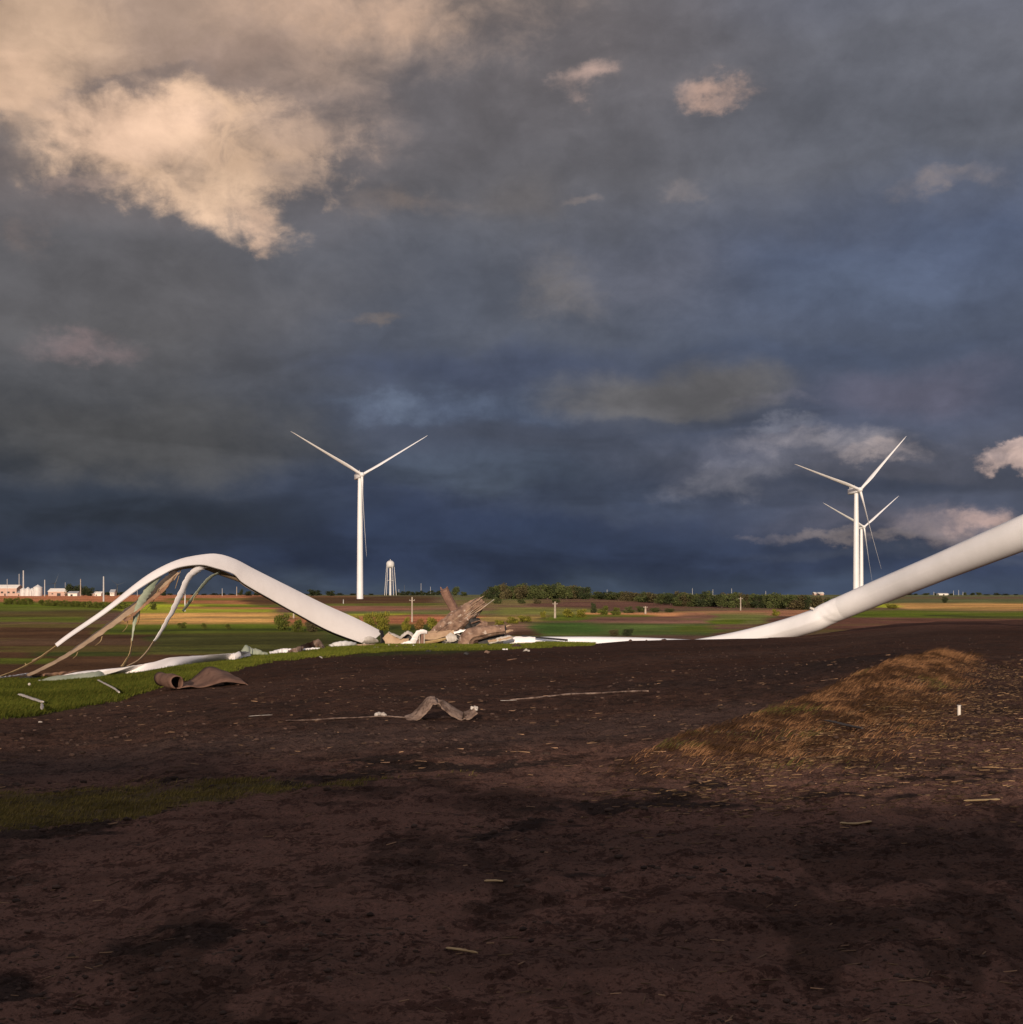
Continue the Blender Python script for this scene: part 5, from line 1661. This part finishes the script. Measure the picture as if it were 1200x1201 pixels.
# small torn pieces thrown around the pile
rs = random.Random(21)
SCR = [(457, 758), (466, 759), (476, 760), (486, 758.5), (494, 760.5), (506, 758), (512, 760), (521, 757.5), (527, 760), (536, 759), (566, 759), (574, 758), (584, 759.5), (592, 762), (503, 764), (441, 760), (548, 768), (618, 764), (572, 766), (430, 763)]
for i, (a, b_) in enumerate(SCR):
    p = on(a, b_)
    t_ = MB((0, 0, 0))
    w_, h_ = rs.uniform(0.1, 0.3), rs.uniform(0.08, 0.24)
    q = [Vector((-w_, 0, 0.05)), Vector((-w_ * 0.3, -0.1, h_)), Vector((w_ * 0.4, 0.05, h_ * 0.5)), Vector((w_, 0, 0.1))]
    r_ = [v + Vector((rs.uniform(-.06, .06), -0.2, -0.04 - v.z * 0.6)) for v in q]
    t_.ribbon(curve(q, 8), curve(r_, 8), 0.04, 0.1, 3)
    mt = rs.choice(['shell', 'brown', 'black', 'beige', 'shell_dirty', 'black'])
    o = t_.build('torn_scrap', M[mt], None, False)
    o.location = p + Vector((0, 0, 0.04))
    o.rotation_euler = (0, 0, rs.uniform(-0.6, 0.6))
    o['label'] = {'shell': 'small white torn scrap', 'brown': 'small brown torn scrap', 'black': 'small black torn scrap', 'beige': 'small beige torn scrap', 'shell_dirty': 'small grey torn scrap'}[mt] + ' on the grass at the foot of the wreckage pile'
    o['category'] = 'scrap'
    o['group'] = 'scraps at the foot of the wreckage'
panel('black_torn_sheet', 'black torn sheet hanging between the tan beam and the white plate', [(517, 747), (527, 743), (538, 744), (548, 741)], [(519, 755), (528, 756), (539, 754), (549, 752)], 'black', -0.7, -0.9, 0.1, seed=31)
panel('grey_torn_sheet', 'grey torn sheet standing on edge below the big log', [(523, 746), (529, 741.5), (535, 745)], [(525, 752), (531, 753), (536, 751)], 'shell_dirty', -1.3, -1.5, 0.2, seed=32)
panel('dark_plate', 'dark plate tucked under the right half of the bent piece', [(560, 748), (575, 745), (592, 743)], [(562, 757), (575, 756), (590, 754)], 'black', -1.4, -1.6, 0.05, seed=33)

# ------------------------------------------------------------------ brown curled sheet on the soil
c0 = on(236, 806)
ppm = F / c0.y
t = obj_e('curled_sheet', tuple(c0), 'large brown sheet curled at both ends lying on the edge of the grass', 'sheet')
axis = Vector((0.62, -1.0, 0)).normalized()
prof_ = []
w_m = 87 / ppm                    # overall width
r1 = 7.8 / ppm
side = Vector((1, 0.25, 0)).normalized()
for i in range(19):               # left roll
    a = R(250 - i * 19)
    prof_.append((-0.41 * w_m + math.cos(a) * r1, r1 + math.sin(a) * r1))
for (u_, v_) in ((-0.24, 0.55), (-0.14, 0.22), (-0.04, 0.4), (0.07, 1.1), (0.17, 1.75), (0.27, 1.8), (0.37, 1.5)):
    prof_.append((u_ * w_m, v_ * r1))
for i in range(12):
    a = R(88 - i * 22)
    prof_.append((0.44 * w_m + math.cos(a) * r1 * 0.62, r1 * 0.72 + math.sin(a) * r1 * 0.62))
prof_ = [(-1 * q[0] * -1, q[1]) for q in prof_]
PC = curve([Vector((a, 0, b_)) for a, b_ in prof_], 110)
Lm = 2.4
ups, los = [], []
rs = random.Random(4)
for i, q in enumerate(PC):
    k = i / 109
    b_ = side * q.x + Vector((0, 0, q.z + 0.02))
    ups.append(b_ - axis * (Lm / 2 * (1 + 0.15 * math.sin(k * 5))))
    los.append(b_ + axis * (Lm / 2 * (1 + 0.12 * math.sin(k * 9 + 1) + 0.05 * math.sin(k * 31))))
vs, fs = [], []
for i in range(110):
    for j in range(7):
        p = ups[i].lerp(los[i], j / 6)
        k_ = i / 109
        if k_ > 0.36:
            p.z *= 1 + 0.45 * min(1, (k_ - 0.36) / 0.12) * (1 - 2.0 * (j / 6) ** 1.3) * min(1.0, (1.0 - k_) / 0.12)
        p.z = max(p.z, 0.03) + 0.03 * math.sin(j * 1.3 + i * 0.11)
        vs.append(p)
for i in range(109):
    for j in range(6):
        a_ = i * 7 + j
        fs.append((a_, a_ + 1, a_ + 8, a_ + 7))
me = mesh('sheet_body', [tuple(v) for v in vs], fs, M['curl'])
o = obj('sheet_body', me, t)
sm = o.modifiers.new('thickness', 'SOLIDIFY'); sm.thickness = 0.035; sm.offset = 0
m_ = MB()
m_.ribbon([Vector((-0.10 * w_m, 0.9, 1.0 * r1)), Vector((-0.06 * w_m, 0.9, 1.5 * r1)), Vector((0.0, 0.9, 1.4 * r1))], [Vector((-0.11 * w_m, 0.7, 0.1 * r1)), Vector((-0.06 * w_m, 0.7, 0.1 * r1)), Vector((0.0, 0.7, 0.3 * r1))], 0.1, 0.3, 5)
m_.build('torn_black_edge', M['black'], t)


# ------------------------------------------------------------------ debris on the soil
def ground_strip(name, label, cat, path, wpx, mat, th=0.03, n=40, lifts=None, up=0.02, parent=None, squash=0.35, seed=1, tags=True):
    """a bent bar following the ground; path in photo positions, with lifts in photo pixels"""
    rs = random.Random(seed)
    P = []
    dref = np.mean([gd(a, b_) for a, b_ in path])
    for i, (a, b_) in enumerate(path):
        L = lifts[i] if lifts else 0
        dd = gd(a, b_ + L)
        if lifts:
            dd = dd * 0.3 + dref * 0.7 if abs(dd - dref) < 6 else dref
        p = at(a, b_, dd)
        if not L:
            p.z = gz(p.x, dd) + up
        P.append(p)
    C_ = curve(P, n)
    r = wpx / 2 / F * dref
    rr = [r * (0.75 + 0.5 * rs.random()) for _ in C_]
    rr[0] *= 0.4
    rr[-1] *= 0.6
    o0 = C_[len(C_) // 2]
    m_ = MB(o0 if parent is None else parent.location)
    m_.tube(C_, rr, 8, squash=squash, jitter=0.12, rnd=rs)
    if parent:
        return m_.build(name, M[mat], parent)
    o = m_.build(name, M[mat])
    o.location = o0
    o['label'] = label
    o['category'] = cat
    return o


dg = gd(520, 842)
t = obj_e('folded_strip', tuple(on(515, 842)), 'grey brown strip folded into a peak on the dark soil', 'debris')
org = t.location.copy()
def fs_path(lst, off=0.0):
    rj = random.Random(len(lst) + int(off * 10))
    return [q + Vector((rj.uniform(-.008, .008), 0, rj.uniform(-.008, .008))) for q in poly([at(a, b_, dg + off) for a, b_ in lst], 34)]
m_ = MB(org)
m_.ribbon(fs_path([(476, 843), (484, 839), (493, 829), (502, 819), (507, 818), (520, 824), (532, 831), (542, 838), (551, 835), (556, 830)], 0.45), fs_path([(478, 846), (489, 844), (500, 835), (507, 824.5), (513, 825), (521, 831.5), (531, 838.5), (542, 844), (553, 841), (560, 835)], -0.5), 0.035, 0.12, 5)
m_.build('strip_body', M['grey_strip'], t, False)
m_ = MB(org)
m_.ribbon(fs_path([(489, 834), (495, 826), (503, 818.4)], 0.1), fs_path([(487, 837), (492, 830), (501, 819.6)], 0.5), 0.03, 0.0, 3)
m_.build('torn_edge', M['black'], t)
m_ = MB(org)
p = at(556, 829, dg - 0.2)
for k in range(5):
    q = p + Vector((rs.uniform(-.08, .08), rs.uniform(-.05, .05), rs.uniform(-.06, .08)))
    m_.tube([q, q + Vector((rs.uniform(-.04, .08), -0.03, rs.uniform(-.06, .1)))], [0.045, 0.02], 6, jitter=0.3, rnd=rs)
m_.build('frayed_tip', M['litter'], t)
ground_strip('flat_strip', 'long thin pale strip lying flat left of the folded one', 'debris', [(336, 846), (365, 845.5), (395, 844), (420, 842.5), (450, 841.5), (476, 842.5)], 5, 'grey_strip', seed=2)
ground_strip('crumpled_scrap', 'small crumpled pale scrap on the long flat strip', 'debris', [(440, 841), (446, 838.5), (453, 840)], 6, 'litter', n=10, squash=0.9, seed=3)
ground_strip('pale_bar', 'long straight pale bar lying on the soil before the fallen tube', 'debris', [(598, 821.5), (630, 819), (665, 816), (700, 814), (735, 812), (760, 811.5)], 3.4, 'grey_strip', seed=4, squash=0.6)
ground_strip('short_bar', 'short pale bar at the left end of the long straight bar', 'debris', [(587, 823.5), (596, 822.5), (606, 822)], 1.8, 'litter', n=10, seed=6)
ground_strip('thin_sliver', 'thin pale sliver on the soil below the brown curled sheet', 'debris', [(292, 841), (305, 840), (320, 839.5)], 1.6, 'litter', n=12, seed=7)
ground_strip('white_bar', 'slim white bar lying diagonally on the left green verge', 'debris', [(115, 801.5), (124, 807), (134, 813), (140, 818)], 2.6, 'litter', n=20, seed=8, squash=0.8, up=0.24)
tt = obj_e('torn_bracket', tuple(on(36, 830)), 'torn off-white bracket with a dangling end on the left green verge', 'debris')
ground_strip('plate', None, None, [(23, 820), (31, 823), (41, 827), (50, 830)], 6.5, 'litter', n=20, parent=tt, seed=9, up=0.24)
ground_strip('dangling_end', None, None, [(49.5, 830.5), (49.8, 834), (49.5, 838)], 3.2, 'litter', n=8, parent=tt, seed=10, up=0.2)
ground_strip('white_chip', 'white chip on the green verge above the torn bracket', 'debris', [(33.5, 807), (36.5, 807)], 3.4, 'pvc', n=5, squash=0.9, seed=11, up=0.24)
ground_strip('white_chip', 'white chip on the soil just below the torn bracket', 'debris', [(45.5, 848), (50, 847.5)], 2.6, 'litter', n=5, squash=0.7, seed=12)
ground_strip('white_chip', 'white chip on the soil beneath the white plates left of the wreck', 'debris', [(375, 770), (378, 772)], 2.0, 'pvc', n=5, squash=0.7, seed=13)
ground_strip('red_scrap', 'reddish scrap on the soil rim right of the bent root piece', 'debris', [(595, 774.5), (606, 773)], 2.4, 'burnt', n=6, squash=0.5, seed=14)
ground_strip('black_plank', 'black soaked plank on the stubble before the dry grass bank', 'plank', [(967, 850.5), (980, 853.5), (995, 857), (1011, 861)], 5.0, 'plank', n=14, squash=0.5, seed=15, up=0.10)
ground_strip('corn_stalk', 'forked pale stalk lying on the foreground soil left of centre', 'stalk', [(523, 1115), (540, 1117), (560, 1121)], 4, 'straw_l', n=12, squash=0.8, seed=16)
ground_strip('corn_stalk', 'flat pale stalk near the bottom of the right foreground', 'stalk', [(985, 967), (1003, 968), (1022, 966)], 4, 'straw_l', n=12, squash=0.7, seed=17)
ground_strip('corn_stalk', 'long pale stalk near the right edge of the foreground', 'stalk', [(1130, 942), (1150, 941), (1172, 940)], 3, 'straw_l', n=12, squash=0.7, seed=18)
ground_strip('corn_stalk', 'short pale stalk in the middle foreground', 'stalk', [(568, 1036), (580, 1035.5), (590, 1036)], 4, 'straw_l', n=10, squash=0.7, seed=19)
t = obj_e('pipe_stake', tuple(on(1124.5, 838)), 'short white pipe stake standing in the stubble right of the grass bank', 'stake')
dd = gd(1124.5, 838)
hp = 10.5 / F * dd
m_ = MB(); m_.tube([(0, 0, -0.1), (0, 0, hp * 0.7), (0, 0, hp)], [2.0 / F * dd, 2.0 / F * dd, 1.9 / F * dd], 12); m_.build('pipe', M['pvc'], t)
m_ = MB(); m_.tube([(0, 0, hp * 0.98), (0, 0, hp * 1.08)], [2.5 / F * dd, 2.5 / F * dd], 12); m_.build('cap', M['litter'], t)
